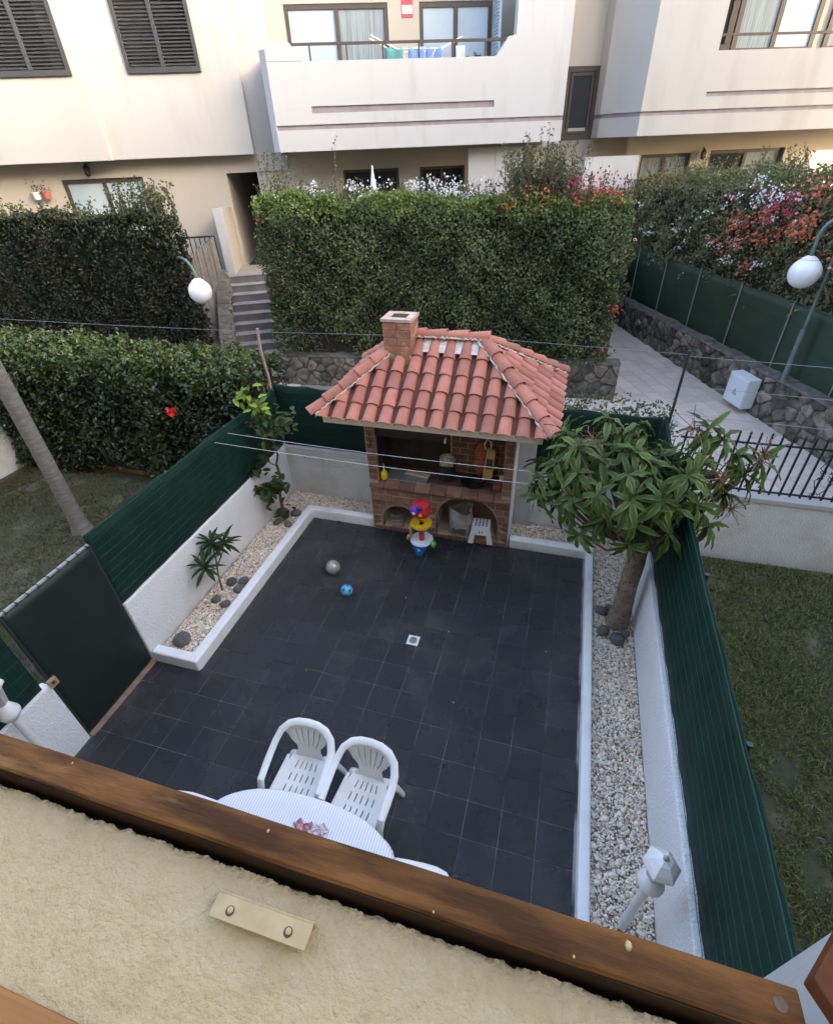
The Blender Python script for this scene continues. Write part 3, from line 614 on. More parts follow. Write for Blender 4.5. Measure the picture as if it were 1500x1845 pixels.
MB().lathe([(.14, 0), (.2, .5), (.18, .5)], 12).build('pot', flat('dark pot', (.06, .04, .03), .6), t)
n = 260; P = rdir(n) * np.array([.35, .25, .4]) * RNG.uniform(.3, 1, (n, 1)) + [0, 0, 1.15]; leaves('foliage', P, rdir(n), rdir(n), .13, .05, val((.03, .05, .025), n), MT['leaf'], t)
MB().tube([(0, 0, .4), (.02, 0, 1.2)], .03, 6).build('stem', MT['twig'], t)
t = thing('doorway_grille', 'dark terrace grille behind the reed fence', 'grille', at(-.75, 1.6, 2.3), TH)
for z in (.55, 1.0): MB().box(-.6, .45, -.02, .02, z - .02, z + .02).build('rail', MT['iron'], t)
for i in range(9): MB().box(-.6 + i * .13 - .012, -.6 + i * .13 + .012, -.012, .012, 0, 1.0).build('bar', MT['iron'], t)
t = box('awning_white', MT['cloth'], None, 0, .01, 0, .01, 0, .01); bpy.data.objects.remove(t)
o = MB().lathe([(.10, 0), (.07, .3), (.03, .55), (.02, .7)], 8).build('folded_parasol', MT['cloth'], None, loc=at(4.0, 1.4, 3.98)); tag(o, 'folded white parasol top rising behind the hedge flowers', 'parasol')
pl = MB().tube([(0, 0, -2), (0, 0, .02)], .02, 6).build('pole', MT['grey_metal'], o)

# ------------------------------------------------------------ hedges
def hedge(name, label, a, b, depth, z0, za, zb, n, lsize, cols, core='twig', bump=.14, topcol=None, seed=0., mt='leaf', backdir=1, thin=0.0, bowl=0.0, rl=.06):
    a, b = np.array([*a, 0.]), np.array([*b, 0.]); L = np.linalg.norm(b - a); u = (b - a) / L; nr = np.array([u[1], -u[0], 0])      # nr: front
    t = thing(name, label, 'hedge')
    nf, ntop, ns = int(n * .66), int(n * .22), int(n * .06)
    def pts(k, mode):
        s = RNG.uniform(0, L, k); v = RNG.random(k)
        if mode == 'f': d = np.zeros(k); z = v ** (1 / (1 + thin)); N_ = np.tile(nr, (k, 1))
        if mode == 't': d = -v * depth; z = np.ones(k); N_ = np.tile([0, 0, 1.], (k, 1))
        if mode == 'l': s = np.zeros(k); d = -RNG.random(k) * depth; z = v; N_ = np.tile(-u, (k, 1))
        if mode == 'r': s = np.full(k, L); d = -RNG.random(k) * depth; z = v; N_ = np.tile(u, (k, 1))
        zz = z0 + (za + (zb - za) * s / L - z0) * z; P = a + u * s[:, None] + nr * d[:, None]; P[:, 2] = zz
        return P, N_, z
    Q = [pts(k, md) for k, md in ((nf, 'f'), (ntop, 't'), (ns, 'l'), (ns, 'r'))]
    P = np.concatenate([q[0] for q in Q]); N_ = np.concatenate([q[1] for q in Q]); zr = np.concatenate([q[2] for q in Q]); k = len(P)
    # soften the box: pull edges in near the top, lumpy surface, leaves down to some depth
    lm = lump(P, 1.3, seed) * bump + lump(P, 3.7, seed + 3) * bump * .55
    e = np.clip((zr - .90) / .10, 0, 1); P = P - N_ * ((np.abs(N_[:, 2]) < .5) * e ** 2 * .22)[:, None]
    P = P + N_ * (lm - RNG.random(k) ** 2.2 * .26 + .05)[:, None] + RNG.normal(0, .02, (k, 3))
    A = rdir(k) + np.array([0, 0, -.35]); Nl = N_ + rdir(k) * .8 + np.array([0, 0, .55])
    keep = (lump(P, .9, seed + 7) + .7 * lump(P, 2.6, seed + 9) + RNG.uniform(-.55, .55, k) + .9 * np.clip(zr * 2.2, 0, 1)) > .26
    P, A, Nl, N_, zr = P[keep], A[keep], Nl[keep], N_[keep], zr[keep]; k = len(P)
    cols = np.array(cols); cw = np.clip(.5 + lump(P, 1.1, seed + 4) * .55 + RNG.normal(0, .22, k), 0, .999); T = (np.sort(cols.sum(1)), cols[np.argsort(cols.sum(1))])[1][(cw * len(cols)).astype(int)] * RNG.uniform(.75, 1.25, (k, 1)); _ = cols[RNG.integers(0, len(cols), k)] * RNG.uniform(.7, 1.3, (k, 1))
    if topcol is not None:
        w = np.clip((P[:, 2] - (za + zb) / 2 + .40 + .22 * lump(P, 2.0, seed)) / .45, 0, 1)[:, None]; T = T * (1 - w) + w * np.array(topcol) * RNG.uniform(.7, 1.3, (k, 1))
    Ls = lsize * RNG.uniform(.55, 1.6, k)
    leaves('foliage', P, A, Nl, Ls, Ls * .55, T, MT[mt], t)
    # thin spots where the wood shows
    # woody inside
    i_ = .24; c = [a + u * i_ - nr * i_, b - u * i_ - nr * i_, b - u * i_ - nr * (depth - i_ * .5), a + u * i_ - nr * (depth - i_ * .5)]
    MB().add([(*p[:2], z0 - .02) for p in c] + [(*c[0][:2], za - i_), (*c[1][:2], zb - i_), (*c[2][:2], zb - i_), (*c[3][:2], za - i_)],
             [(3, 2, 1, 0), (4, 5, 6, 7), (0, 1, 5, 4), (1, 2, 6, 5), (2, 3, 7, 6), (3, 0, 4, 7)]).build('inner_wood', flat('hedge wood', (.022, .020, .014), .95, c2=(.05, .042, .03), vs_=14), t)
    # twigs
    m = MB(); r = np.random.default_rng(int(seed * 10) + 5)
    for i in range(int(L * 26)):
        s = r.uniform(.1, L - .1); zz = r.uniform(z0, z0 + (min(za, zb) - z0) * .75); p = a + u * s - nr * (.18 - r.uniform(0, .16)); p[2] = zz; q = p + u * r.uniform(-.3, .3) + np.array([0, 0, r.uniform(-.05, .4)]) + nr * r.uniform(-.02, .12)
        mdl = (p + q) / 2 + r.normal(0, .03, 3); m.tube([p, mdl, q], [.008, .006, .004], 4, cap=False)
    tag(m.build('twigs', MT['twig'], t), kind='stuff')
    return t
def shoots(t, spots, mt, cols, leafsize=.06):                 # long sprays sticking out of the top
    P, A = [], []; m = MB()
    for (x, y, z, h, sp) in spots:
        tip = np.array([x + RNG.normal(0, sp), y + RNG.normal(0, sp * .5), z + h]); p0 = np.array([x, y, z - .15]); md = (p0 + tip) / 2 + RNG.normal(0, .05, 3)
        m.tube([p0, md, tip], [.007, .005, .002], 4, cap=False); k = int(8 + h * 26)
        for q in RNG.random(k):
            P.append((1 - q) ** 2 * p0 + 2 * q * (1 - q) * md + q * q * tip + RNG.normal(0, .03, 3)); A.append(RNG.normal(0, 1, 3))
    m.build('stems', MT['twig'], t)['kind'] = 'stuff'; P = np.array(P); k = len(P)
    leaves('shoots', P, np.array(A), rdir(k) + [0, 0, .6], leafsize, leafsize * .55, np.array(cols)[RNG.integers(0, len(cols), k)] * RNG.uniform(.7, 1.3, (k, 1)), mt, t)
def flowers(t, centres, col, per=14, rad=.12, size=.045, name='blossom'):
    P = np.concatenate([np.array(c) + RNG.normal(0, rad, (per, 3)) * [1, .6, .7] for c in centres]); k = len(P)
    leaves(name, P, rdir(k), rdir(k) + [0, -.8, .6], size * RNG.uniform(.7, 1.3, k), size * .8, val(col, k, .25, .12), MT['petal'], t, fold=.35)
HG = [(.105, .145, .050), (.14, .18, .065), (.075, .105, .038), (.21, .235, .10), (.095, .10, .055), (.06, .082, .034)]
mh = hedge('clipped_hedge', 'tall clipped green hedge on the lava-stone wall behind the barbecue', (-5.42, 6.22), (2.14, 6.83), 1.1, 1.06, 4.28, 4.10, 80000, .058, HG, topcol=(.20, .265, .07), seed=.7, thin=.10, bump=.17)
def mhp(f, d, z): p = np.array([-5.42, 6.22]) * (1 - f) + np.array([2.14, 6.83]) * f; return (p[0] + .08 * d, p[1] + d, z)
sp_ = []
for f in RNG.uniform(0, 1, 230):
    if .66 < f < .88: continue
    sp_.append((*mhp(f, RNG.uniform(.1, 1.0), 4.15), RNG.uniform(.12, .45), .10))
for f in np.concatenate([RNG.uniform(.68, .85, 230), RNG.uniform(0.0, .10, 18)]): sp_.append((*mhp(f, RNG.uniform(.2, 1.0), 4.12), RNG.uniform(.3, .95), .16))
for f in (.735, .74, .76, .77, .75, .72, .78, .03, .21): sp_.append((*mhp(f, .5, 4.2), RNG.uniform(.8, 1.15), .08))
shoots(mh, sp_, MT['leaf'], [(.08, .10, .035), (.11, .13, .05), (.13, .14, .06)])
flowers(mh, [mhp(f, RNG.uniform(.1, .9), RNG.uniform(4.22, 4.55)) for f in np.concatenate([RNG.uniform(.03, .66, 60), RNG.uniform(.35, .66, 14)])], (.80, .80, .80), 9, .055, .05, 'white_blossom')
flowers(mh, [mhp(f, RNG.uniform(-.05, .6), RNG.uniform(4.0, 4.35)) for f in RNG.uniform(.69, .80, 22)], (.62, .20, .05), 12, .09, .055, 'orange_blossom')
flowers(mh, [mhp(f, RNG.uniform(-.05, .6), RNG.uniform(4.1, 4.55)) for f in RNG.uniform(.78, .965, 26)], (.46, .05, .10), 12, .09, .055, 'crimson_blossom')
flowers(mh, [mhp(f, RNG.uniform(-.05, .3), RNG.uniform(4.0, 4.3)) for f in (.86, .90, .95, .97)], (.70, .22, .06), 12, .07, .055, 'orange_blossom')
flowers(mh, [mhp(.998, -.12, 2.35), mhp(.998, -.10, 2.25)], (.60, .12, .08), 14, .06, .05, 'coral_blossom'); flowers(mh, [mhp(.985, -.2, 1.45), mhp(.03, -.12, 2.55), mhp(.055, -.1, 2.75), mhp(.02, -.1, 3.95)], (.40, .05, .14), 8, .03, .05, 'pink_blossom')
IV_ = [(.016, .025, .013), (.022, .032, .016), (.013, .019, .011), (.034, .043, .022), (.038, .034, .022)]
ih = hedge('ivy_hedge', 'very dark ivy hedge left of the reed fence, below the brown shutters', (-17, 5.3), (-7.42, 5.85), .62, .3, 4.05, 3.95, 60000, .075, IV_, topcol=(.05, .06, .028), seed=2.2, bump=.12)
sp_ = [(x, 6.1 + RNG.uniform(-.2, .6), 3.95, RNG.uniform(.1, .4), .12) for x in RNG.uniform(-13, -7.5, 90)] + [(x, 6.2 + RNG.uniform(-.2, .4), 4.0, RNG.uniform(.35, .7), .2) for x in RNG.uniform(-8.9, -7.5, 60)]
shoots(ih, sp_, MT['leaf'], [(.07, .10, .035), (.09, .12, .045), (.06, .075, .04)], .085)
hb = hedge('hibiscus_hedge', 'glossy hibiscus hedge with one red flower behind the left fence', (-10.2, 1.75), (-3.35, 1.85), 1.2, .10, 2.42, 2.25, 40000, .085, [(.020, .034, .012), (.028, .044, .015), (.015, .025, .010), (.048, .070, .022)], topcol=(.07, .105, .022), seed=4.1, mt='gloss', bump=.17)
shoots(hb, [(x, 2.2 + RNG.uniform(-.3, .5), 2.25, RNG.uniform(.1, .42), .14) for x in RNG.uniform(-10, -3.5, 120)], MT['gloss'], [(.09, .13, .026), (.12, .165, .034), (.16, .19, .05)], .085)
flowers(hb, [(-4.75, 1.58, 1.72)], (.75, .03, .03), 26, .035, .085, 'red_flower')
BG = [(.17, .19, .08), (.22, .23, .10), (.13, .145, .065), (.27, .27, .125), (.20, .17, .10)]
bA, bB = off(A1, .42), off(B1, .42)
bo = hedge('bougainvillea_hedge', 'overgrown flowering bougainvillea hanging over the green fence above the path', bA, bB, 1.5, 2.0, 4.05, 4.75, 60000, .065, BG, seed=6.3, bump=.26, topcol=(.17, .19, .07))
def bop(f, d, z): return (bA[0] * (1 - f) + bB[0] * f + WN.x * d, bA[1] * (1 - f) + bB[1] * f + WN.y * d, z)
shoots(bo, [(*bop(f, RNG.uniform(0, 1.2), 4.1 + .7 * f), RNG.uniform(.1, .5), .2) for f in RNG.uniform(0, 1, 130)], MT['leaf'], [(.11, .13, .045), (.13, .12, .06)])
def cl(n, f0, f1, z0, z1, d0=-.42, d1=-.18): return [bop(RNG.uniform(f0, f1), RNG.uniform(d0, d1), RNG.uniform(z0, z1)) for _ in range(n)]
flowers(bo, cl(34, .05, .62, 2.7, 4.2), (.80, .80, .80), 8, .05, .05, 'white_blossom'); flowers(bo, cl(10, .40, .52, 3.8, 4.4), (.82, .82, .82), 14, .08, .055, 'white_blossom')
flowers(bo, cl(9, .38, .55, 3.7, 4.15), (.55, .05, .16), 16, .08, .055, 'magenta_blossom')
flowers(bo, cl(22, .36, .82, 2.7, 3.9), (.70, .20, .12), 24, .12, .07, 'red_blossom'); flowers(bo, cl(18, .52, .95, 3.6, 4.7), (.72, .21, .12), 24, .13, .07, 'red_blossom')
flowers(bo, cl(14, .62, .9, 4.4, 5.0, -.2, .3), (.28, .07, .26), 30, .16, .07, 'purple_blossom')
# small border of ground cover between back fence and alley
n = 9000; P = np.c_[RNG.uniform(1.0, 6.5, n), RNG.uniform(2.42, 3.5, n), .32 + RNG.random(n) ** .6 * (1.55 + .2 * 0)]
P = P[(P[:, 0] < 3.0)]; P[:, 2] = .3 + (P[:, 2] - .3) * (1 + .12 * lump(P, 2, 1)); n = len(P)
bh = thing('border_shrubs', 'light green shrubs filling the strip behind the back fence', 'shrub')
leaves('foliage', P, rdir(n), rdir(n) + [0, 0, 1], .07, .035, val((.10, .12, .045), n, .4), MT['leaf'], bh)
m = MB()
for i in range(60): x, y = RNG.uniform(1.0, 3.0), RNG.uniform(2.5, 3.4); m.tube([(x, y, .28), (x + RNG.normal(0, .1), y, 1.5)], .008, 4, cap=False)
m.build('stems', MT['twig'], bh)['kind'] = 'stuff'

# fence on the stone wall, with galvanised posts
fr = fence('green screen fence on the lava-stone wall below the bougainvillea', off(A1, .28), off(B1, .28), 1.0, 2.44, 5, 1, 1, ribs=False)
for o in fr.children:
    if o.name.startswith('screen'): o.data.materials[0] = MT['screenr']
for i in range(8):
    f = .1 + i * .125; p = (A1 * (1 - f) + B1 * f); q = off(p, .25)
    MB().tube([(*q, .9), (*q, 2.46)], .016, 8).build('post', MT['grey_metal'], fr)
# reed fence beside the stairs
rf = thing('reed_fence', 'grey reed mat fence sloping up beside the stairs', 'fence')
for i in range(110):
    f_ = i / 109; q = (-7.53 - .55 * f_ - .02 * random.random(), 6.05 + 2.35 * f_); z0 = 1.1; zt = 2.98 + .28 * f_ + random.uniform(-.05, .06)
    if i % 1 == 0: MB().tube([(q[0], q[1], z0), (q[0] + random.uniform(-.01, .01), q[1], (z0 + zt) / 2), (q[0] + random.uniform(-.02, .02), q[1], zt)], .020, 5, cap=True).build('reed', MT['reed'], rf)
# ------------------------------------------------------------ brick barbecue with tiled roof
BQ = thing('barbecue', 'brick garden barbecue with two arches, open grill bay, chimney and terracotta tiled roof', 'barbecue', (-.26, 1.515, 0))
BX, BY = -.26, 1.515                                                   # everything below in world, shifted to the root
def bq(m, name, mt, parent=BQ, **k):
    m.v = [(x - BX, y - BY, z) for x, y, z in m.v] if parent is BQ or True else m.v
    return m.build(name, mt if not isinstance(mt, str) else MT[mt], parent, **k)
X0, X1, YF, YB = -1.345, .828, 1.515, 2.115
ARCH = [(-.885, .285, .235), (.193, .480, .375)]
def atop(x):
    for c, r, s in ARCH:
        if abs(x - c) < r - 1e-6: return s + math.sqrt(max(0, r * r - (x - c) ** 2))
    return 0.0
# mortar shell of the lower part
xs = sorted({X0, X1, *[c + r * math.sin(math.pi / 2 * q / 12) for c, r, s in ARCH for q in range(-12, 13)]})
m = MB()
for a, b in zip(xs[:-1], xs[1:]):
    za, zb = atop(a + 1e-5), atop(b - 1e-5); inside = atop((a + b) / 2) > 0
    if not inside: za = zb = .0
    else:
        c, r, s = [q for q in ARCH if abs((a + b) / 2 - q[0]) < q[1]][0]; za, zb = max(za, s), max(zb, s)
    Y = YF - .002
    m.add([(a, Y, za), (b, Y, zb), (b, Y, .80), (a, Y, .80), (a, YB, za), (b, YB, zb)], [(0, 1, 2, 3), (0, 4, 5, 1)])
for c, r, s in ARCH:
    for sg in (-1, 1): x = c + sg * r; m.add([(x, YF - .002, .08), (x, YB, .08), (x, YB, s), (x, YF - .002, s)], [(0, 1, 2, 3)])
m.box(X0, X1, YB - .03, YB, 0, .80)
wallp = bq(m, 'oven_wall', 'bmortar')
bq(MB().box(X0, X1, YF + .004, YB - .04, 0, .075), 'hearth_floor', 'bmortar')
bq(MB().box(X0 - .003, X1 + .012, YF + .03, YB + .02, .801, .90), 'counter', 'cement')
# side walls (painted white), pillars
bq(MB().box(X1 - .135, X1, YF - .002, YB, .90, 2.12), 'pillar', 'bmortar'); bq(MB().box(X0, X0 + .135, YF - .002, YB, .90, 2.12), 'pillar', 'bmortar')
bq(MB().box(X1 + .001, X1 + .014, YF + .012, YB + .02, .0, 2.12), 'side_wall', 'stucco'); bq(MB().box(X0 - .17, X0 - .001, YB - .22, YB + .03, .0, 2.12), 'side_wall', 'stucco')
bq(MB().box(X1 + .015, 1.09, 2.05, 2.27, .0, 2.07), 'side_wall', 'facade2', bevel=.01)
bq(MB().box(X0 + .001, X1 - .001, YB - .037, YB + .03, .90, 2.12), 'back_wall', 'bmortar')
# fire bay on the left: sooty lining, hood over it
bq(MB().box(X0 + .136, -.20, YB - .06, YB - .038, .90, 2.1).box(X0 + .136, X0 + .15, YF + .08, YB - .045, .9, 1.75), 'fire_lining', 'soot')
bq(MB().box(X0 + .136, -.10, YF + .05, YF + .12, 1.70, 2.12), 'hood', flat('smoked hood', (.050, .034, .026), .7, c2=(.03, .022, .02), vs_=4))
# bricks
bmesh_cache = {}
def brickm(w, h, d):
    k = (round(w, 3), round(h, 3), round(d, 3))
    if k not in bmesh_cache: bmesh_cache[k] = MB().box(-w / 2, w / 2, -d, 0, -h / 2, h / 2).mesh('brick', bevel=.004, seg=1); bmesh_cache[k].materials.append(MT['brick'])
    return bmesh_cache[k]
def brick_rect(x0, x1, z0, z1, y, parent, prot=.010, mt=None):
    gp = .0065; x0 += gp; x1 -= gp; z0 += gp; z1 -= gp
    if x1 - x0 < .02: return
    cut = any(x1 > c - r and x0 < c + r and z0 < s + r for c, r, s in ARCH) and y == YF and z1 < .80
    if not cut:
        return link('brick', brickm(x1 - x0, z1 - z0, .02), None, parent, ((x0 + x1) / 2 - BX, y + .012 - random.uniform(0, .004) - BY, (z0 + z1) / 2))
    pts = sorted({x0, x1, *[x for c, r, s in ARCH for q in range(-14, 15) for x in [c + r * math.sin(math.pi / 2 * q / 14)] if x0 < x < x1], *[c + sg * (r + .012) for c, r, s in ARCH for sg in (-1, 1) if x0 < c + sg * (r + .012) < x1]})
    def lo(x):
        v = z0
        for c, r, s in ARCH:
            rr = r + .022
            if abs(x - c) < rr: v = max(v, s + math.sqrt(rr * rr - (x - c) ** 2)) if (x - c) ** 2 < rr * rr else v
        return v
    m = MB(); ok = False
    for a, b in zip(pts[:-1], pts[1:]):
        za, zb = lo(a + 1e-4), lo(b - 1e-4)
        if za > z1 - .004 and zb > z1 - .004: continue
        za, zb = min(za, z1 - .001), min(zb, z1 - .001); ok = True; yy = y - .008
        m.add([(a, yy, za), (b, yy, zb), (b, yy, z1), (a, yy, z1), (a, y + .012, za), (b, y + .012, zb), (b, y + .012, z1), (a, y + .012, z1)], [(0, 1, 2, 3), (0, 4, 5, 1), (3, 2, 6, 7), (0, 3, 7, 4), (1, 5, 6, 2)])
    if ok: bq(m, 'brick', 'brick', parent)
def courses(x0, x1, z0, z1, y, parent, h=.108, w=.245):
    n = round((z1 - z0) / h); h = (z1 - z0) / n
    for r in range(n):
        x = x0 - (w / 2 if r % 2 else 0)
        while x < x1 - .01:
            brick_rect(max(x, x0), min(x + w, x1), z0 + r * h, z0 + (r + 1) * h, y, parent); x += w
courses(X0, X1, .075, .80, YF, wallp)
x = X0
while x < X1: brick_rect(x, min(x + .245, X1), .0, .078, YF - .001, wallp); x += .245
for pz_, (px0, px1) in (('pillar', (X0, X0 + .135)), ('pillar', (X1 - .135, X1))):
    z = .955
    while z < 2.05: brick_rect(px0 - .002, px1 + .002, z, z + .108, YF, wallp); z += .108
courses(-.17, X1 - .137, .94, 1.98, YB - .035, wallp)
# ledge: row of sloping bricks on the counter edge
n = 9; w = (X1 - X0 + .012) / n
for i in range(n):
    a = X0 - .006 + i * w + .004; b = X0 - .006 + (i + 1) * w - .004
    bq(MB().add([(a, YF - .045, .845), (b, YF - .045, .845), (b, YF - .035, .885), (a, YF - .035, .885), (a, YF + .12, .945), (b, YF + .12, .945), (b, YF + .12, .86), (a, YF + .12, .86), (a, YF - .0, .80), (b, YF - .0, .80)],
           [(0, 1, 2, 3), (3, 2, 5, 4), (4, 5, 6, 7), (0, 8, 9, 1), (8, 7, 6, 9), (0, 3, 4, 7, 8), (1, 9, 6, 5, 2)]), 'brick', 'brick', wallp, bevel=.006, seg=1)
bq(MB().box(X0 + .136, X1 - .136, YF + .121, YB - .046, .901, .93), 'counter_top', flat('worktop tile', (.13, .065, .05), .6, c2=(.09, .05, .04), vs_=6))
# arch rims
for c, r, s in ARCH:
    pts = [(c - r, .075)] + [(c + r * math.cos(math.pi - math.pi * q / 20), s + r * math.sin(math.pi * q / 20)) for q in range(21)] + [(c + r, .075)]
    out = [(c + (x - c) * (r + .024) / r, z if i in (0, len(pts) - 1) else s + (z - s) * (r + .024) / r) for i, (x, z) in enumerate(pts)]
    m = MB()
    for i in range(len(pts) - 1):
        (ax, az), (bx_, bz), (cx_, cz_), (dx_, dz_) = pts[i], pts[i + 1], out[i + 1], out[i]
        m.add([(ax, YF - .012, az), (bx_, YF - .012, bz), (cx_, YF - .012, cz_), (dx_, YF - .012, dz_), (ax, YF + .05, az), (bx_, YF + .05, bz), (cx_, YF + .004, cz_), (dx_, YF + .004, dz_)], [(0, 1, 2, 3), (0, 4, 5, 1), (3, 2, 6, 7)])
    bq(m, 'arch_rim', flat('arch rim', (.27, .17, .11), .9, c2=(.36, .26, .18), vs_=12, bump=.6, bs=40))
# roof: slab, fascia, tiles
EX0, EX1, EY0, EY1, EZ = -1.86, 1.27, 1.10, 3.20, 2.175
RX0, RX1, RY, RZ = -.80, .21, 2.15, 2.93
roof = bq(MB().add([(EX0, EY0, EZ), (EX1, EY0, EZ), (EX1, EY1, EZ), (EX0, EY1, EZ), (RX0, RY, RZ), (RX1, RY, RZ)], [(0, 1, 5, 4), (1, 2, 5), (2, 3, 4, 5), (3, 0, 4), (3, 2, 1, 0)]), 'roof', 'terr_dark')
bq(MB().box(EX0 + .09, EX1 - .09, EY0 + .012, EY1 - .012, 2.075, 2.172), 'eave_board', flat('cream eave board', (.78, .68, .54), .8, c2=(.70, .60, .46), vs_=5), bevel=.004)
bq(MB().box(X0 + .05, X1 - .05, YF + .1, YB + .5, 1.95, 2.114), 'roof_base', 'bmortar')
def barrel(L, r0, r1, th=.012, seg=8, nl=4):                           # tile along +x local (down slope), arch up in z
    m = MB(); rows = []
    for i in range(nl + 1):
        f = i / nl; r = r0 + (r1 - r0) * f; rows.append([(f * L, r * math.cos(math.pi * q / seg), r * .82 * math.sin(math.pi * q / seg)) for q in range(seg + 1)])
    k = seg + 1; V = [p for row in rows for p in row] + [(x, y * (1 - th / r1 * 1.1), z * (1 - th / r1 * 1.2) - .0) for row in rows for x, y, z in row]; F = []; O = (nl + 1) * k
    for i in range(nl):
        for j in range(seg): a = i * k + j; F.append((a, a + 1, a + k + 1, a + k)); F.append((O + a + k, O + a + k + 1, O + a + 1, O + a))
    for j in range(seg): a = nl * k + j; F.append((a, a + 1, O + a + 1, O + a)); b = j; F.append((O + b, O + b + 1, b + 1, b))
    return V, F
def roof_face(p0, p1, apex_dir, hips, run, rise, ncol, label=None):
    # p0->p1 eave, apex_dir unit horizontal up-slope direction
    p0, p1 = Vector(p0), Vector(p1); L = (p1 - p0).length; u = (p1 - p0) / L; sl = math.hypot(run, rise); up = (Vector(apex_dir) * run + Vector((0, 0, rise))) / sl; nrm = u.cross(up)
    if nrm.z < 0: nrm = -nrm
    pitch = L / ncol; tl = .345; ex = .262
    V0, F0 = barrel(tl, .072, .088)
    for c in range(ncol):
        t = (c + .5) * pitch
        avail = min(sl - .10, min((t / hips[0]) if hips[0] else 9, ((L - t) / hips[1]) if hips[1] else 9) * sl + .14)   # distance up the slope until the hip
        r = 0; d = -.06
        while d < avail - .06:
            jit = random.uniform(-.008, .008); tw = random.uniform(-.012, .012)
            V = []
            for (x, y, z) in V0:
                dd = d + (tl - x)
                q = p0 + u * (t + y + jit + tw * x) + up * dd + nrm * (z + .022 + .022 * (x / tl))
                V.append(q)
            m = MB(); m.add(V, F0); me = m.mesh('tile', True, ang=50)
            bm = bmesh.new(); bm.from_mesh(me)
            for side, hp in ((0, hips[0]), (1, hips[1])):
                if not hp: continue
                base = p0 if side == 0 else p1; dirh = (u * hp * (1 if side == 0 else -1) + Vector(apex_dir) * run); pn = Vector((-dirh.y, dirh.x, 0)).normalized()
                if pn.dot(((p0 + p1) / 2 + Vector(apex_dir) * .2) - base) > 0: pn = -pn
                bmesh.ops.bisect_plane(bm, geom=bm.verts[:] + bm.edges[:] + bm.faces[:], plane_co=base, plane_no=pn, clear_outer=True)
            topz = p0.z + rise
            if len(bm.faces) > 4:
                bm.to_mesh(me); bm.free()
                for v in me.vertices: v.co.x -= BX; v.co.y -= BY
                link('tile', me, MT['terr'], roof)
            else: bm.free()
            d += ex; r += 1
HLx, HRx = RX0 - EX0, EX1 - RX1
roof_face((EX0, EY0, EZ), (EX1, EY0, EZ), (0, 1, 0), (HLx, HRx), RY - EY0, RZ - EZ, 14)
roof_face((EX1, EY0, EZ), (EX1, EY1, EZ), (-1, 0, 0), (RY - EY0, EY1 - RY), HRx, RZ - EZ, 9)
roof_face((EX0, EY1, EZ), (EX0, EY0, EZ), (1, 0, 0), (EY1 - RY, RY - EY0), HLx, RZ - EZ, 9)
roof_face((EX1, EY1, EZ), (EX0, EY1, EZ), (0, -1, 0), (HRx, HLx), EY1 - RY, RZ - EZ, 14)
def hipcaps(a, b, first=.0, lift=.075):
    a, b = Vector(a), Vector(b); L = (b - a).length; u = (b - a) / L; side = u.cross(Vector((0, 0, 1))).normalized(); nrm = side.cross(u)
    n = max(2, round(L / .30)); tl = L / n + .06; V0, F0 = barrel(tl, .078, .098)
    for i in range(n):
        e = a + u * (L * i / n - .05); m = MB()
        m.add([e + u * (tl - x) + side * y + nrm * (z + lift + .02 * x / tl) for x, y, z in V0], F0); bq(m, 'tile', 'terr', roof, smooth=True, ang=50)
    m = MB(); N2 = 40                                                       # white mortar squeezed out along the hip
    for sg in (-1, 1):
        m.tube([a + u * (L * q / N2) + side * (sg * (.088 + .010 * math.sin(q * 1.7 + sg))) + nrm * (.065 + .008 * math.sin(q * 2.9)) for q in range(N2 + 1)], [.010 + .003 * math.sin(q * 1.3 + L) + .004 * random.random() for q in range(N2 + 1)], 6)
    bq(m, 'mortar_bead', 'mortar', roof, smooth=True)
Er, Rr = EZ + .0, RZ + .0
hipcaps((EX0, EY0, Er), (RX0, RY, Rr)); hipcaps((EX1, EY0, Er), (RX1, RY, Rr)); hipcaps((EX1, EY1, Er), (RX1, RY, Rr)); hipcaps((EX0, EY1, Er), (RX0, RY, Rr))
hipcaps((RX1 + .06, RY, RZ + .015), (RX0 - .1, RY, RZ + .015), lift=.06)
m = MB(); m.add([(RX0 + .1, RY - .03, RZ + .05), (RX1 - .02, RY - .03, RZ + .05), (RX1 - .02, RY - .23, RZ - .075), (RX0 + .1, RY - .23, RZ - .075), (RX0 + .1, RY - .02, RZ - .05), (RX1 - .02, RY - .02, RZ - .05)], [(0, 1, 2, 3), (3, 2, 5, 4)])
bq(m, 'mortar_bed', 'mortar', roof)
# chimney
CXa, CXb, CYa, CYb = -1.075, -.685, 1.83, 2.19
ch = bq(MB().box(CXa + .012, CXb - .012, CYa + .012, CYb - .012, 2.4, 3.27), 'chimney', 'bmortar')
hh = .104
for r in range(8):
    z0 = 2.42 + r * hh; z1 = z0 + hh - .008
    sp2 = (.5 if r % 2 else .32); xm = CXa + (CXb - CXa) * sp2
    for (a, b) in ((CXa, xm - .004), (xm + .004, CXb)):
        bq(MB().box(a, b, CYa, CYa + .02, z0, z1), 'brick', 'brickl', ch, bevel=.005, seg=1); bq(MB().box(a, b, CYb - .02, CYb, z0, z1), 'brick', 'brickl', ch, bevel=.005, seg=1)
    ym = CYa + .02 + (CYb - CYa - .04) * (.6 if r % 2 else .4)
    for (a, b) in ((CYa + .021, ym - .004), (ym + .004, CYb - .021)):
        bq(MB().box(CXa, CXa + .02, a, b, z0, z1), 'brick', 'brickl', ch, bevel=.005, seg=1); bq(MB().box(CXb - .02, CXb, a, b, z0, z1), 'brick', 'brickl', ch, bevel=.005, seg=1)
cap = MB()
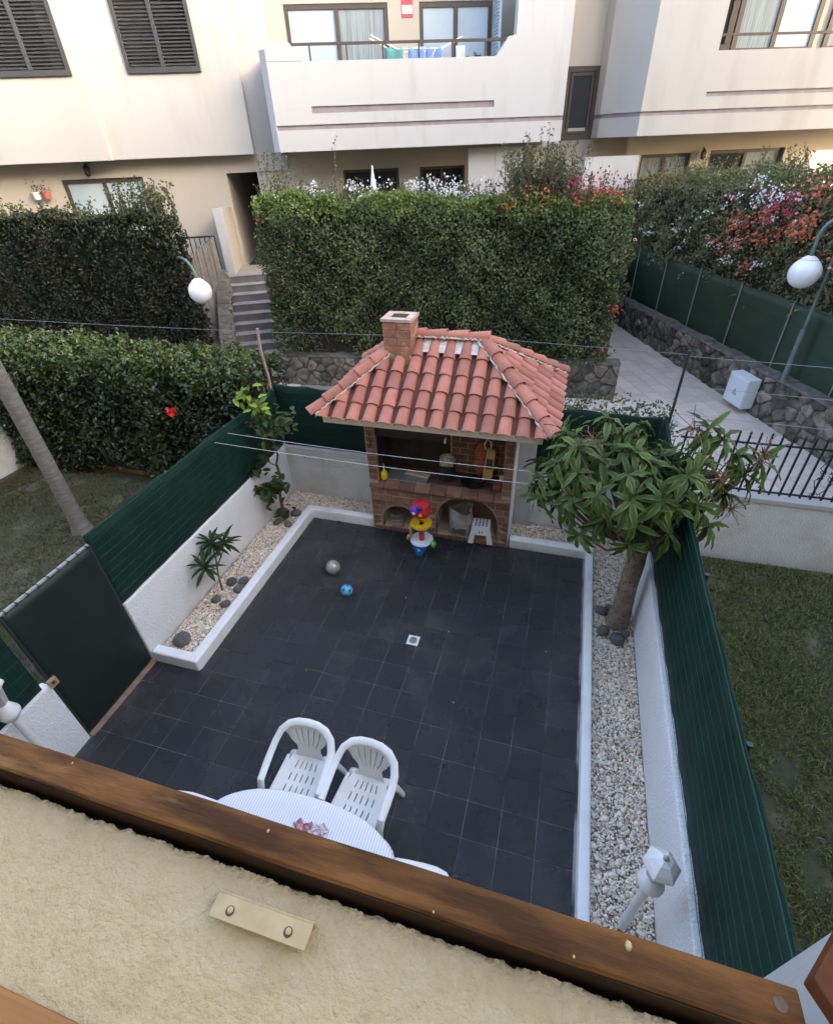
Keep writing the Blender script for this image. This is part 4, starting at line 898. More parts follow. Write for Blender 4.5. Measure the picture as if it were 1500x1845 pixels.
cap.box(CXa - .016, CXb + .016, CYa - .016, CYa + .085, 3.255, 3.29).box(CXa - .016, CXb + .016, CYb - .085, CYb + .016, 3.255, 3.29).box(CXa - .016, CXa + .085, CYa + .085, CYb - .085, 3.255, 3.29).box(CXb - .085, CXb + .016, CYa + .085, CYb - .085, 3.255, 3.29)
bq(cap, 'chimney_cap', flat('cap', (.50, .30, .2), .85, c2=(.58, .48, .42), vs_=9), ch)
bq(MB().box(CXa + .086, CXb - .086, CYa + .086, CYb - .086, 3.27, 3.285), 'flue', 'soot', ch)
bq(MB().box(CXa - .035, CXb + .035, CYa - .035, CYa + .0, 2.40, 2.46), 'mortar_bed', 'mortar', ch)

# ------------------------------------------------------------ things in and at the barbecue
def obj1(name, label, cat, m, mt, loc=(0, 0, 0), rz=0, group=None, **k):
    o = m.build(name, mt, None, **k); o.location = loc; o.rotation_euler = (0, 0, rz); return tag(o, label, cat, group)
ZC = .931
t = thing('squeeze_bottle', 'yellow squeeze bottle with pointed nozzle on the barbecue ledge', 'bottle', (-1.13, 1.60, .947))
ye = flat('yellow plastic', (.72, .55, .02), .35)
MB().lathe([(.05, 0), (.055, .01), (.055, .11), (.035, .135), (.018, .145)], 16).build('body', ye, t, smooth=True); MB().lathe([(.017, .145), (.013, .18), (.006, .27), (.003, .275)], 10).build('nozzle', flat('pale yellow', (.75, .65, .22), .4), t, smooth=True)
t = thing('grill_tray', 'silver ash tray on the fire bay floor with a white bread board on it', 'tray', (-.80, 1.76, ZC))
MB().box(-.33, .33, -.15, .15, 0, .012).build('tray', flat('foil', (.45, .48, .52), .4, metal=.6), t, bevel=.004)
obj1('cutting_board', 'pale wooden cutting board lying on the silver tray', 'cutting board', MB().box(-.20, .20, -.055, .055, 0, .022), flat('board wood', (.58, .48, .36), .7), (-.66, 1.82, ZC + .014), R(-9), bevel=.012, seg=2)
t = thing('iron_pot', 'black iron pot with a pale crumpled cloth stuffed in its mouth', 'pot', (-.19, 1.83, ZC))
MB().lathe([(.09, 0), (.125, .03), (.13, .2), (.12, .26), (.105, .26), (.1, .22)], 20).build('pot', flat('pot iron', (.015, .014, .014), .5), t, smooth=True)
bm_ = MB(); V, F = IV.copy(), IF; V = V * (1 + .28 * lump(V, 3.2, 2)[:, None] + .12 * lump(V, 8, 1)[:, None]) * [.13, .11, .12] + [0, 0, .33]
link('cloth', mesh_np('cloth', V, F, smooth=True), flat('dirty cloth', (.52, .48, .40), .95, c2=(.3, .27, .22), vs_=18), t)
t = thing('hanging_bag', 'orange net bag and yellow paper sack hanging from a white hook in the grill bay', 'bag', (.35, 1.93, 1.0))
V = IV * (1 + .2 * lump(IV, 2.6, 5)[:, None]) * [.12, .07, .30] + [-.05, .02, .28]; link('net_bag', mesh_np('net_bag', V, IF, smooth=True), flat('orange net', (.42, .13, .06), .8, c2=(.25, .06, .03), vs_=25), t)
MB().add([(-.01, -.07, -.05), (.15, -.07, .01), (.17, -.02, .46), (.04, -.02, .5), (-.01, .02, -.05), (.15, .02, .01), (.17, .02, .46), (.04, .02, .5)], [(0, 1, 2, 3), (7, 6, 5, 4), (0, 4, 5, 1), (1, 5, 6, 2), (2, 6, 7, 3), (3, 7, 4, 0)]).build('paper_sack', flat('sack yellow', (.62, .42, .18), .8, c2=(.5, .32, .12), vs_=14), t, bevel=.02, seg=2)
MB().box(.045, .135, -.075, -.045, .16, .32).build('label_patch', flat('dark print', (.06, .05, .07), .7), t, rot=(R(-6), 0, 0))
MB().tube([(.02, -.02, .47), (.0, -.02, .56), (.04, -.02, .64), (.09, -.02, .60), (.1, -.02, .5)], .015, 8).build('hook', flat('hook white', (.7, .68, .66), .4), t)
obj1('frying_pan', 'large black frying pan leaning in the right of the grill bay', 'pan', MB().lathe([(.13, 0), (.18, .04), (.185, .045), (.13, .012)], 24).tube([(.17, 0, .03), (.45, .05, .05)], .012, 8), flat('pan black', (.012, .012, .013), .4), (.22, 1.78, ZC), R(-10), smooth=True)
obj1('grill_rack', 'black wire grill rack poking over the barbecue ledge', 'grill', (lambda m: ([m.tube([(-.2 + i * .04, -.14, 0), (-.2 + i * .04, .14, 0)], .004, 5) for i in range(11)], m.tube([(-.2, -.14, 0), (.2, -.14, 0), (.2, .14, 0), (-.2, .14, 0), (-.2, -.14, 0)], .006, 5), m.tube([(-.05, -.14, 0), (-.02, -.26, -.01), (.1, -.26, -.01), (.13, -.14, 0)], .005, 5))[-1])(MB()), flat('rack', (.10, .09, .085), .5), (.42, 1.70, ZC + .02), 0)
obj1('red_brick', 'single loose red brick at the right end of the grill bay', 'brick', MB().box(-.06, .06, -.08, .08, 0, .11), flat('loose brick', (.26, .09, .06), .85), (.60, 1.74, ZC), 0, bevel=.006)
obj1('tap', 'small white tap on the grill bay back wall', 'tap', MB().lathe([(.03, 0), (.035, .03), (.025, .05), (.02, .10), (.03, .12)], 12).tube([(0, 0, .06), (0, -.09, .05), (0, -.1, .0)], .016, 8), MT['lampw'], (-.15, 1.62, 1.72), 0, smooth=True)
obj1('socket_box', 'dark socket box high on the grill bay right wall', 'socket', MB().box(-.06, .06, -.04, .04, -.06, .06), flat('socket', (.015, .015, .015), .5), (.60, 1.60, 1.88), 0, bevel=.006)
obj1('switch', 'small cream switch low on the right barbecue pillar', 'switch', MB().box(-.03, .03, -.02, .01, -.045, .045), flat('cream', (.6, .55, .42), .5), (.665, 1.585, 1.22), 0, bevel=.006)
for x, lab in ((-1.28, 'small terracotta ornament on the left barbecue pillar'), (.765, 'small dark beaded ornament on the right barbecue pillar')):
    m = MB(); 
    for i in range(7): m.lathe([(.012, -.012), (.02, 0), (.012, .012)], 8, (.018 * math.sin(i * 2.1), -.02, -.03 * i))
    obj1('ornament', lab, 'ornament', m, flat('ornament %s' % x, (.20, .09, .07), .7), (x, YF - .01, 1.74), 0, smooth=True)
# in the arches
t = thing('step_stool', 'white plastic step stool with slotted top in the large arch', 'stool', (.42, 1.56, .08), R(4))
TOP, BOT, HT = (.13, .10), (.19, .15), .30
def leg(sx, sy):
    a = [(sx * BOT[0], sy * BOT[1]), (sx * (BOT[0] - .085), sy * BOT[1]), (sx * (BOT[0] - .085), sy * (BOT[1] - .02)), (sx * (BOT[0] - .02), sy * (BOT[1] - .02)), (sx * (BOT[0] - .02), sy * (BOT[1] - .06)), (sx * BOT[0], sy * (BOT[1] - .06))]
    k = [(x * (1 - .32 * .55), y * (1 - .33 * .55)) for x, y in a]; n = len(a); V = [(x, y, 0) for x, y in a] + [(x, y, HT * .55) for x, y in k]
    MB().add(V, [tuple(range(n)), tuple(range(n, 2 * n))] + [(i, (i + 1) % n, n + (i + 1) % n, n + i) for i in range(n)]).build('leg', MT['whitep'], t)
for sx in (-1, 1):
    for sy in (-1, 1): leg(sx, sy)
b1 = (BOT[0] * (1 - .176), BOT[1] * (1 - .18)); m = MB(); V = [(-b1[0], -b1[1], HT * .5), (b1[0], -b1[1], HT * .5), (b1[0], b1[1], HT * .5), (-b1[0], b1[1], HT * .5), (-TOP[0], -TOP[1], HT), (TOP[0], -TOP[1], HT), (TOP[0], TOP[1], HT), (-TOP[0], TOP[1], HT)]
sk = m.add(V, [(0, 1, 5, 4), (1, 2, 6, 5), (2, 3, 7, 6), (3, 0, 4, 7)]).build('apron', MT['whitep'], t); sk.modifiers.new('s', 'SOLIDIFY').thickness = .008
tp = MB().box(-TOP[0] - .004, TOP[0] + .004, -TOP[1] - .004, TOP[1] + .004, HT - .008, HT + .006).build('top', MT['whitep'], t, bevel=.005)
for i in range(4):
    for j in range(5): MB().box(-.095 + i * .053, -.063 + i * .053, -.088 + j * .038, -.066 + j * .038, HT + .003, HT + .0075).build('slot', flat('slot dark', (.05, .05, .05), .9), tp)
for dx in (-.03, .015): MB().box(dx, dx + .022, -b1[1] * .93 - .007, -b1[1] * .93 + .002, HT * .66, HT * .72).build('slot', flat('slot dark', (.05, .05, .05), .9), t)
t = thing('canvas_bag', 'grey canvas tub bag standing open in the large arch', 'bag', (.08, 1.66, .08)); t.scale = (1.12, 1.0, 1.12)
prof = [(.13, 0), (.165, .02), (.175, .15), (.165, .30), (.15, .40), (.155, .41), (.14, .40), (.15, .30), (.155, .1), (.0, .08)]
o = MB().lathe(prof, 28).build('bag', flat('grey canvas', (.44, .40, .37), .9, c2=(.30, .265, .245), vs_=9), t, smooth=True)
for v in o.data.vertices: k = 1 + .07 * math.sin(3 * math.atan2(v.co.y, v.co.x) + v.co.z * 9) ; v.co.x *= k; v.co.y *= k; v.co.z += .03 * math.sin(2 * math.atan2(v.co.y, v.co.x))
MB().lathe([(.12, .14), (.12, .15), (.0, .17)], 16).build('contents', flat('bag dark', (.012, .012, .014), .9), t)
MB().box(-.10, .10, -.178, -.165, .06, .16).build('pocket', flat('brown patch', (.13, .10, .08), .9), t, bevel=.006)
MB().tube([(.12, -.02, .39), (.15, .03, .48), (.11, .08, .39)], .012, 6).build('handle', flat('canvas strap', (.3, .28, .2), .9), t)
t = thing('charcoal_basket', 'small dark wire basket in the left arch', 'basket', (-.98, 1.66, .08))
for i in range(10): q = i * .628; MB().tube([(.10 * math.cos(q), .10 * math.sin(q), 0), (.12 * math.cos(q), .12 * math.sin(q), .2)], .005, 5).build('wire', MT['thin'], t)
for z, r in ((.01, .1), (.1, .11), (.2, .12)): MB().tube([(r * math.cos(q * .4189), r * math.sin(q * .4189), z) for q in range(16)], .005, 5).build('ring', MT['thin'], t)
obj1('wooden_block', 'pale brown brick piece lying in front of the wire basket', 'block', MB().box(-.09, .09, -.05, .05, 0, .05), flat('pale block', (.36, .22, .17), .8), (-.95, 1.56, .08), R(8), bevel=.006)
t = thing('flower_bucket', 'small grey bucket at the right jamb of the left arch', 'bucket', (-.60, 1.47, .0))
MB().lathe([(.06, 0), (.085, .24), (.088, .245), (.075, .23), (.05, .02)], 16).build('bucket', flat('grey bucket', (.17, .14, .15), .6), t, smooth=True)
MB().tube([(-.086, 0, .24), (-.06, -.06, .30), (.06, -.06, .30), (.086, 0, .24)], .004, 5).build('handle', MT['thin'], t)

# toddler activity tower
t = thing('activity_toy', 'colourful plastic toddler activity tower on a blue three-footed base', 'toy', (-.42, 1.13, 0), R(-5))
blue, red, yel, wht, grn, pur = (flat('toy ' + n_, c, .35) for n_, c in (('blue', (.02, .16, .55)), ('red', (.62, .03, .04)), ('yellow', (.80, .52, .02)), ('white', (.72, .78, .86)), ('green', (.10, .48, .08)), ('purple', (.16, .05, .45))))
ftri = [(0, -.16), (.11, .02), (.07, .13), (-.07, .13), (-.13, .04)]
m = MB(); V = [(x * .75, y * .9, 0.0) for x, y in [(-.05, -.16), (.05, -.16), (.08, .10), (-.08, .10)]] + [(-.13, -.13, .21), (.13, -.13, .21), (.14, .13, .21), (-.14, .13, .21)]
m.add(V, [(3, 2, 1, 0), (4, 5, 6, 7), (0, 1, 5, 4), (1, 2, 6, 5), (2, 3, 7, 6), (3, 0, 4, 7)]).build('base', blue, t, bevel=.02, seg=3, smooth=True)
MB().lathe([(.028, 0), (.028, .006), (.0, .008)], 16).build('button', flat('toy sky', (.25, .55, .85), .3), t, loc=(0, -.145, .13), rot=(R(78), 0, 0))
MB().lathe([(.10, .21), (.165, .215), (.18, .235), (.165, .255), (.10, .25), (.09, .235)], 28).build('tray', wht, t, smooth=True)
MB().lathe([(.05, 0), (.06, .02), (.03, .05)], 10).build('knob', grn, t, loc=(.19, -.05, .23), rot=(0, R(65), 0), smooth=True); MB().lathe([(.05, 0), (.055, .02), (.03, .05)], 8).build('knob', flat('toy orange', (.75, .25, .05), .35), t, loc=(-.18, -.03, .25), rot=(0, R(-60), 0), smooth=True)
MB().tube([(0, 0, .2), (0, 0, .55)], .042, 14).build('column', red, t, smooth=True)
MB().lathe([(.075, .52), (.13, .50), (.165, .54), (.16, .57), (.125, .56), (.085, .55)], 28).build('ring_tray', yel, t, smooth=True)
MB().tube([(-.15, -.06, .545), (-.13, -.12, .50), (-.11, -.14, .42), (-.13, -.13, .36)], .016, 6).build('chain', flat('toy olive', (.42, .36, .08), .5), t, smooth=True)
for a in (.5, 2.6, 4.6): MB().tube([(.09 * math.cos(a), .09 * math.sin(a), .55), (.09 * math.cos(a), .09 * math.sin(a), .72)], .016, 8).build('strut', yel, t)
hd = MB().lathe([(.07, .71), (.13, .725), (.15, .79), (.13, .86), (.125, .90), (.07, .93), (.0, .932)], 28).build('head', red, t, smooth=True)
V = IV * [.085, .06, .085] + [-.05, -.11, .85]; link('face', mesh_np('face', V, IF, smooth=True), pur, hd)
V = IV * [.045, .035, .045] + [.03, -.13, .91]; link('ear', mesh_np('ear', V, IF, smooth=True), flat('toy navy', (.03, .03, .22), .35), hd)
V = IV * [.03, .022, .03] + [-.05, -.165, .83]; link('nose', mesh_np('nose', V, IF, smooth=True), flat('toy lilac', (.55, .45, .8), .35), hd)
V = IV * [.035, .03, .03] + [.04, -.135, .79]; link('cheek', mesh_np('cheek', V, IF, smooth=True), flat('toy coral', (.8, .2, .08), .35), hd)

# balls
o = link('ball', mesh_np('ball', IV, IF), flat('silver ball', (.46, .47, .42), .28, c2=(.36, .36, .31), vs_=9, metal=.35), None); tag(o, 'silver grey ball on the dark tiles', 'ball')
bm = bmesh.new(); bmesh.ops.create_icosphere(bm, subdivisions=4, radius=.108); bm.to_mesh(o.data); bm.free()
for p in o.data.polygons: p.use_smooth = True
o.location = (-1.57, .34, .107)
for q in range(3): MB().tube([(.1085 * math.cos(a * .209), .1085 * math.sin(a * .209), 0) for a in range(31)], .0016, 4).build('seam', flat('seam', (.12, .12, .1), .5), o, rot=(R(60 * q), R(35 * q + 20), 0))
MB().lathe([(.02, 0), (.0, .004)], 10).build('patch', flat('ball dark', (.03, .03, .03), .5), o, loc=(-.085, -.05, .045), rot=(0, R(-62), R(30)))
t = thing('football', 'small light blue football with dark blue patches on the tiles', 'ball', (-1.20, -.03, .083))
bm = bmesh.new(); bmesh.ops.create_icosphere(bm, subdivisions=4, radius=.083); me = bpy.data.meshes.new('bladder'); bm.to_mesh(me); bm.free()
for p in me.polygons: p.use_smooth = True
link('bladder', me, flat('football blue', (.13, .48, .68), .35), t)
bm = bmesh.new(); bmesh.ops.create_icosphere(bm, subdivisions=1, radius=1); dirs = [v.co.normalized() for v in bm.verts]; bm.free()
g_ = (1 + 5 ** .5) / 2
for d_ in [Vector(v).normalized() for v in [(0, 1, g_), (0, -1, g_), (0, 1, -g_), (0, -1, -g_), (1, g_, 0), (-1, g_, 0), (1, -g_, 0), (-1, -g_, 0), (g_, 0, 1), (-g_, 0, 1), (g_, 0, -1), (-g_, 0, -1)]]:
    o = MB().lathe([(.026, -.0045), (.026, .0), (.018, .0025), (.0, .0032)], 5).build('patch', flat('football navy', (.02, .13, .30), .4), t, loc=d_ * .0815); o.rotation_euler = d_.to_track_quat('Z', 'Y').to_euler()
t_ = t; t_.rotation_euler = (.5, .3, .9)
for (x, y, s, c, lab) in ((-.37, .11, .016, (.7, .7, .68), 'tiny white paper scrap on the tiles beside the balls'), (.34, -.33, .013, (.72, .7, .66), 'tiny white scrap on the tiles right of the drain'), (1.58, -.34, .012, (.6, .5, .48), 'tiny pale scrap on the tiles by the right kerb'), (.62, -1.32, .02, (.35, .22, .16), 'small dry brown leaf on the tiles'), (-1.2, -1.35, .02, (.20, .19, .10), 'small curled olive leaf on the tiles'), (-1.98, 1.49, .04, (.02, .02, .02), 'small black rag at the foot of the back kerb')):
    V = IV1 * (1 + .35 * lump(IV1, 2.2, x)[:, None]) * [s, s * .7, s * .35] + [0, 0, s * .3]; tag(link('litter', mesh_np('litter', V, IF1), flat('litter %.2f' % x, c, .8), None, (x, y, 0)), lab, 'litter')

# cobbles
def cobble(x, y, r, z, label, grp): 
    V = IV * (1 + .10 * lump(IV, 1.6, x * 7 + y)[:, None]) * [r * random.uniform(.95, 1.25), r * random.uniform(.8, 1.0), r * random.uniform(.55, .7)]; o = link('cobble', mesh_np('cobble', V, IF, smooth=True), MT['rock'], None, (x, y, z + r * .42), (0, 0, random.uniform(0, 3))); return tag(o, label, 'stone', grp)
for x, y, r in ((2.22, .42, .075), (2.33, .50, .06), (2.24, .08, .085), (2.40, -.02, .095), (2.50, .10, .07)): cobble(x, y, r, .075, 'dark rounded cobble at the foot of the mango trunk', 'cobbles round the mango trunk')
for x, y, r in ((-2.98, 1.42, .105), (-2.74, 1.44, .10), (-2.93, 1.14, .075), (-2.73, 1.14, .07)): cobble(x, y, r, .075, 'flat grey cobble round the lime tree stem', 'cobbles round the lime tree')
for x, y, r in ((-2.88, -.30, .085), (-2.72, -.24, .08), (-2.68, -.40, .09), (-2.90, -.66, .07), (-2.72, -.70, .065)): cobble(x, y, r, .075, 'dark cobble round the young long-leaved plant', 'cobbles round the young plant')
cobble(-2.90, -1.40, .12, .075, 'large single grey cobble at the gate end of the left bed', None)
# ------------------------------------------------------------ mango tree
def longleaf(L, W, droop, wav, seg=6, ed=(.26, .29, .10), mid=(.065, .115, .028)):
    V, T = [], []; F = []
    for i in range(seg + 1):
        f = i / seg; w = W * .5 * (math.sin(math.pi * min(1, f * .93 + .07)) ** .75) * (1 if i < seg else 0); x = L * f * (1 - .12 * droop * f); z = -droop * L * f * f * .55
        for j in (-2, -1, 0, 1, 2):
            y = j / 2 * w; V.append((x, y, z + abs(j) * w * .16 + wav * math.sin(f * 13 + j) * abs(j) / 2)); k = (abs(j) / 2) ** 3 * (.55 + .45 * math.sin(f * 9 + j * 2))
            T.append(tuple(mid[q] * (1 - k) + ed[q] * k for q in range(3)))  # pale margins put the light sheen of the edges into the leaf colour
    for i in range(seg):
        for j in range(4): a = i * 5 + j; F.append((a, a + 1, a + 6, a + 5))
    return np.array(V), np.array(F), np.array(T)
MG = thing('mango_tree', 'mango tree with long drooping glossy leaves growing in the right gravel bed', 'tree', (2.41, .28, .07))
trunk = MB().tube([(0, 0, -.1), (.0, 0, .05), (.01, 0, .3), (.0, .01, .7), (.01, .02, 1.05), (.02, .05, 1.3)], [.165, .14, .118, .108, .105, .09], 14).build('trunk', MT['bark'], MG, smooth=True)
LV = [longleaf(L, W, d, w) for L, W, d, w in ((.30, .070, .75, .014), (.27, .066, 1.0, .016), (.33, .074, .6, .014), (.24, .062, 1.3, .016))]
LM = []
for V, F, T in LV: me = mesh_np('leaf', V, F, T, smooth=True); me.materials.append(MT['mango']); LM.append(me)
ros = []; C0 = np.array([-.36, .10, 2.0])                                 # crown centre in tree space
rr = np.random.default_rng(5)
for i in range(88):
    ph = i * 2.39996; zz = 1 - 1.55 * (i + .5) / 88; rad = math.sqrt(max(0, 1 - zz * zz)); d = np.array([rad * math.cos(ph), rad * math.sin(ph), zz]) + rr.normal(0, .10, 3)
    k = rr.uniform(.62, 1.02); p = C0 + d * np.array([.92, .76, .62]) * k; ros.append((p, d))
for e in ((.60, .10, 2.50), (.74, .12, 2.28), (.84, .15, 2.42), (.66, .12, 2.02), (.60, .05, 1.66), (.48, .2, 2.62), (.30, .15, 2.70), (.52, .0, 2.25)): ros.append((np.array(e), np.array([.5, -.2, .55])))
m = MB()
for p, d in ros:
    a = np.array([.02, .05, 1.25]); mid = a * .45 + p * .55 + np.array([0, 0, -.14]); m.tube([tuple(a + (p - a) * .05), tuple(mid), tuple(p)], [.026, .013, .007], 6, cap=False)
m.build('branches', MT['bark'], MG, smooth=True)
allL = []
for p, d in ros:
    d = d / np.linalg.norm(d); ax = Vector(d * .75 + np.array([0, 0, .45])).normalized(); n = rr.integers(9, 13); ph0 = rr.uniform(0, 6.3)
    for q in range(n):
        a = ph0 + q * 2.39996; lay = q / n
        e1 = ax.orthogonal().normalized(); e2 = ax.cross(e1); out = e1 * math.cos(a) + e2 * math.sin(a)
        dirv = (out * (1 - .55 * lay) + ax * (.05 + .75 * lay) + Vector((0, 0, -.55 + .2 * lay)) + Vector(rr.normal(0, .32, 3))).normalized()
        up = (ax - dirv * ax.dot(dirv)).normalized(); sd = up.cross(dirv); M4 = Matrix((dirv, sd, up)).transposed().to_4x4()
        s = rr.uniform(.8, 1.2) * (1 - .25 * lay); M4 = Matrix.Translation(Vector(p) + ax * (.05 * lay)) @ M4 @ Matrix.Scale(s, 4); allL.append((M4, rr.integers(0, 4)))
camv = np.array([1.2947 - 2.41, -4.5612 - .28, 5.14 - .07]); camv /= np.linalg.norm(camv)
allL.sort(key=lambda t_: -float(np.dot(np.array(t_[0].translation) - C0, camv)))
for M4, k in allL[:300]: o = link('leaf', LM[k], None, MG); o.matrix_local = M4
VV, FF, TT, n0 = [], [], [], 0
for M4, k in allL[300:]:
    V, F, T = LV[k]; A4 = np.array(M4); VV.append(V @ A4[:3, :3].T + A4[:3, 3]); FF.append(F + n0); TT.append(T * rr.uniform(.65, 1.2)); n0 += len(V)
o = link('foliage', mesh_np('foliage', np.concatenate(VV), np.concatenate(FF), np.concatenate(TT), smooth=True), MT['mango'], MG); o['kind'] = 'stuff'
m = MB()                                                                     # dry flower sprays
for c in ((-.72, -.1, 2.62), (.84, .1, 2.56), (.75, .05, 1.92), (.2, .15, 2.72), (.5, -.1, 2.35)):
    for _ in range(26):
        q = np.array(c); e = q + rr.normal(0, .085, 3); m.tube([c, tuple((q + e) / 2 + rr.normal(0, .015, 3)), tuple(e)], [.004, .003, .004], 4, cap=False)
m.build('flower_sprays', flat('dry spray', (.26, .13, .10), .9), MG)['kind'] = 'stuff'

# young long-leaved plant against the left wall
PLm = thing('young_plant', 'young plant with whorls of long dark leaves against the left white wall', 'plant', (-2.93, -.47, .07))
MB().tube([(0, 0, -.03), (-.01, .03, .25), (-.03, .10, .42), (-.03, .14, .72)], [.014, .012, .011, .008], 8).build('stem', MT['twig'], PLm, smooth=True)
MB().tube([(-.03, .08, .38), (.02, .22, .55), (.03, .28, .66)], [.010, .008, .006], 6).build('stem', MT['twig'], PLm, smooth=True); MB().tube([(-.03, .08, .36), (-.0, -.10, .5), (.02, -.16, .56)], [.010, .008, .006], 6).build('stem', MT['twig'], PLm, smooth=True)
PV = [longleaf(L, W, d, .002, 5, (.075, .10, .035), (.035, .06, .024)) for L, W, d in ((.27, .058, .5), (.24, .055, .8), (.29, .06, .35))]; PM = []
for V, F, T in PV: me = mesh_np('leaf', V, F, T, smooth=True); me.materials.append(MT['mango']); PM.append(me)
for (c, n) in (((-.03, .14, .74), 22), ((.03, .28, .66), 14), ((.02, -.16, .58), 18)):
    for q in range(n):
        a = q * 2.39996; lay = q / n; dirv = Vector((math.cos(a) * (1 - .6 * lay), math.sin(a) * (1 - .6 * lay), -.25 + 1.0 * lay)).normalized(); up = Vector((0, 0, 1)); up = (up - dirv * up.dot(dirv)).normalized(); sd = up.cross(dirv)
        o = link('leaf', PM[q % 3], None, PLm); o.matrix_local = Matrix.Translation(Vector(c) + Vector((0, 0, .05 * lay))) @ Matrix((dirv, sd, up)).transposed().to_4x4() @ Matrix.Scale(random.uniform(.8, 1.1), 4)

# lime tree in the back left corner
LT = thing('lime_tree', 'slender young citrus tree in the back left corner of the gravel bed', 'tree', (-2.87, 1.30, .07))
tr = [(0, 0, -.05), (-.01, 0, .35), (.03, .0, .70), (.09, .0, .88), (.07, .0, 1.08), (.13, .0, 1.25), (.08, .02, 1.55), (.02, .02, 1.85), (-.06, 0, 2.15)]
MB().tube(tr, [.03, .025, .022, .022, .019, .017, .013, .010, .006], 8).build('trunk', flat('dark bark', (.075, .055, .045), .9, c2=(.12, .09, .07), vs_=14), LT, smooth=True)
br = [((.07, 0, 1.05), (-.12, -.02, 1.15), (-.30, -.05, 1.0)), ((.03, 0, .72), (-.12, -.1, .78), (-.42, -.15, .66)), ((.0, 0, .60), (-.1, .05, .62), (-.3, .05, .5)), ((.03, .0, .68), (.12, -.05, .78), (.20, -.08, .72)), ((.08, .02, 1.5), (.25, .02, 1.68), (.50, .05, 1.92)), ((.06, .02, 1.6), (-.12, 0, 1.72), (-.2, 0, 1.70)), ((.02, .02, 1.85), (-.06, 0, 2.0), (-.14, 0, 2.18))]
m = MB()
for b_ in br: m.tube(b_, [.010, .008, .004], 5, cap=False)
m.build('branches', MT['twig'], LT, smooth=True)
cv = [longleaf(.115, .058, .25, .002, 4, (.05, .075, .022), (.05, .075, .022)), longleaf(.10, .055, .4, .002, 4, (.07, .10, .03), (.06, .09, .028)), longleaf(.12, .06, .3, .002, 4, (.24, .34, .045), (.22, .32, .04))]; CM = []
for V, F, T in cv: me = mesh_np('leaf', V, F, T, smooth=True); me.materials.append(MT['mango']); CM.append(me)
spots = [((-.38, -.14, .66), .13, 42, 0), ((-.25, .0, .56), .12, 34, 1), ((.10, -.06, .76), .10, 22, 0), ((-.25, -.04, 1.05), .12, 30, 0), ((.40, .04, 1.82), .13, 34, 1), ((.05, .02, 1.60), .14, 30, 1), ((-.16, 0, 1.70), .09, 18, 1), ((-.02, .02, 1.35), .08, 14, 0), ((-.12, 0, 2.18), .11, 26, 2), ((-.03, 0, 2.02), .08, 18, 2), ((.04, 0, 1.85), .09, 14, 1), ((.02, .0, .12), .1, 12, 0)]
for c, sg, n, k in spots:
    for _ in range(n):
        p = Vector(c) + Vector(np.clip(RNG.normal(0, sg * .75, 3), -.24, .24)); p.x = (max(p.x, -.22) + random.uniform(0, .2)) if p.z < .95 and p.x < -.2 else p.x; dv = Vector(RNG.normal(0, 1, 3) + np.array([0, -.2, -.15])).normalized(); up = Vector((0, -.3, 1)).normalized(); up = (up - dv * up.dot(dv)).normalized()
        o = link('leaf', CM[k if random.random() < .8 else random.randrange(2)], None, LT); o.matrix_local = Matrix.Translation(p) @ Matrix((dv, up.cross(dv), up)).transposed().to_4x4() @ Matrix.Scale(random.uniform(1.0, 1.45), 4)

# palm
PT = thing('palm_tree', 'tall grey palm trunk rising from the shaded left lawn', 'palm tree', (-6.18, .27, 0))
N2 = 90; MB().tube([(0, 0, -.05 + 9.2 * q / N2) for q in range(N2 + 1)], [(.115 + .07 * math.exp(-q * .6) - .0003 * q) * (1 + .035 * (q % 2)) for q in range(N2 + 1)], 14).build('trunk', MT['palm'], PT, smooth=True, ang=80)
for k in range(18):
    a = k * 2.39996; el = R(random.uniform(-25, 60)); L = 2.2; pts = [Vector((math.cos(a) * L * f * math.cos(el * (1 - f * .5)), math.sin(a) * L * f * math.cos(el * (1 - f * .5)), 9.1 + L * (math.sin(el) * f - .55 * f * f))) for f in [i / 8 for i in range(9)]]
    mm = MB().tube(pts, [.03 - .003 * i for i in range(9)], 5)
    for i in range(1, 8):
        for sgn in (-1, 1):
            for h in (0, .33, .66):
                p = pts[i] * (1 - h) + pts[i + 1] * h; tg = (pts[i + 1] - pts[i]).normalized(); s = tg.cross(Vector((0, 0, 1))).normalized() * sgn; l = .5 * math.sin(math.pi * (i + h) / 9) + .1
                q = p + s * l + tg * .25 + Vector((0, 0, -.18)); mm.add([p - tg * .02, p + tg * .02, q], [(0, 1, 2)])
    mm.build('frond', flat('palm frond', (.06, .075, .03), .6, c2=(.13, .08, .04), vs_=2), PT)

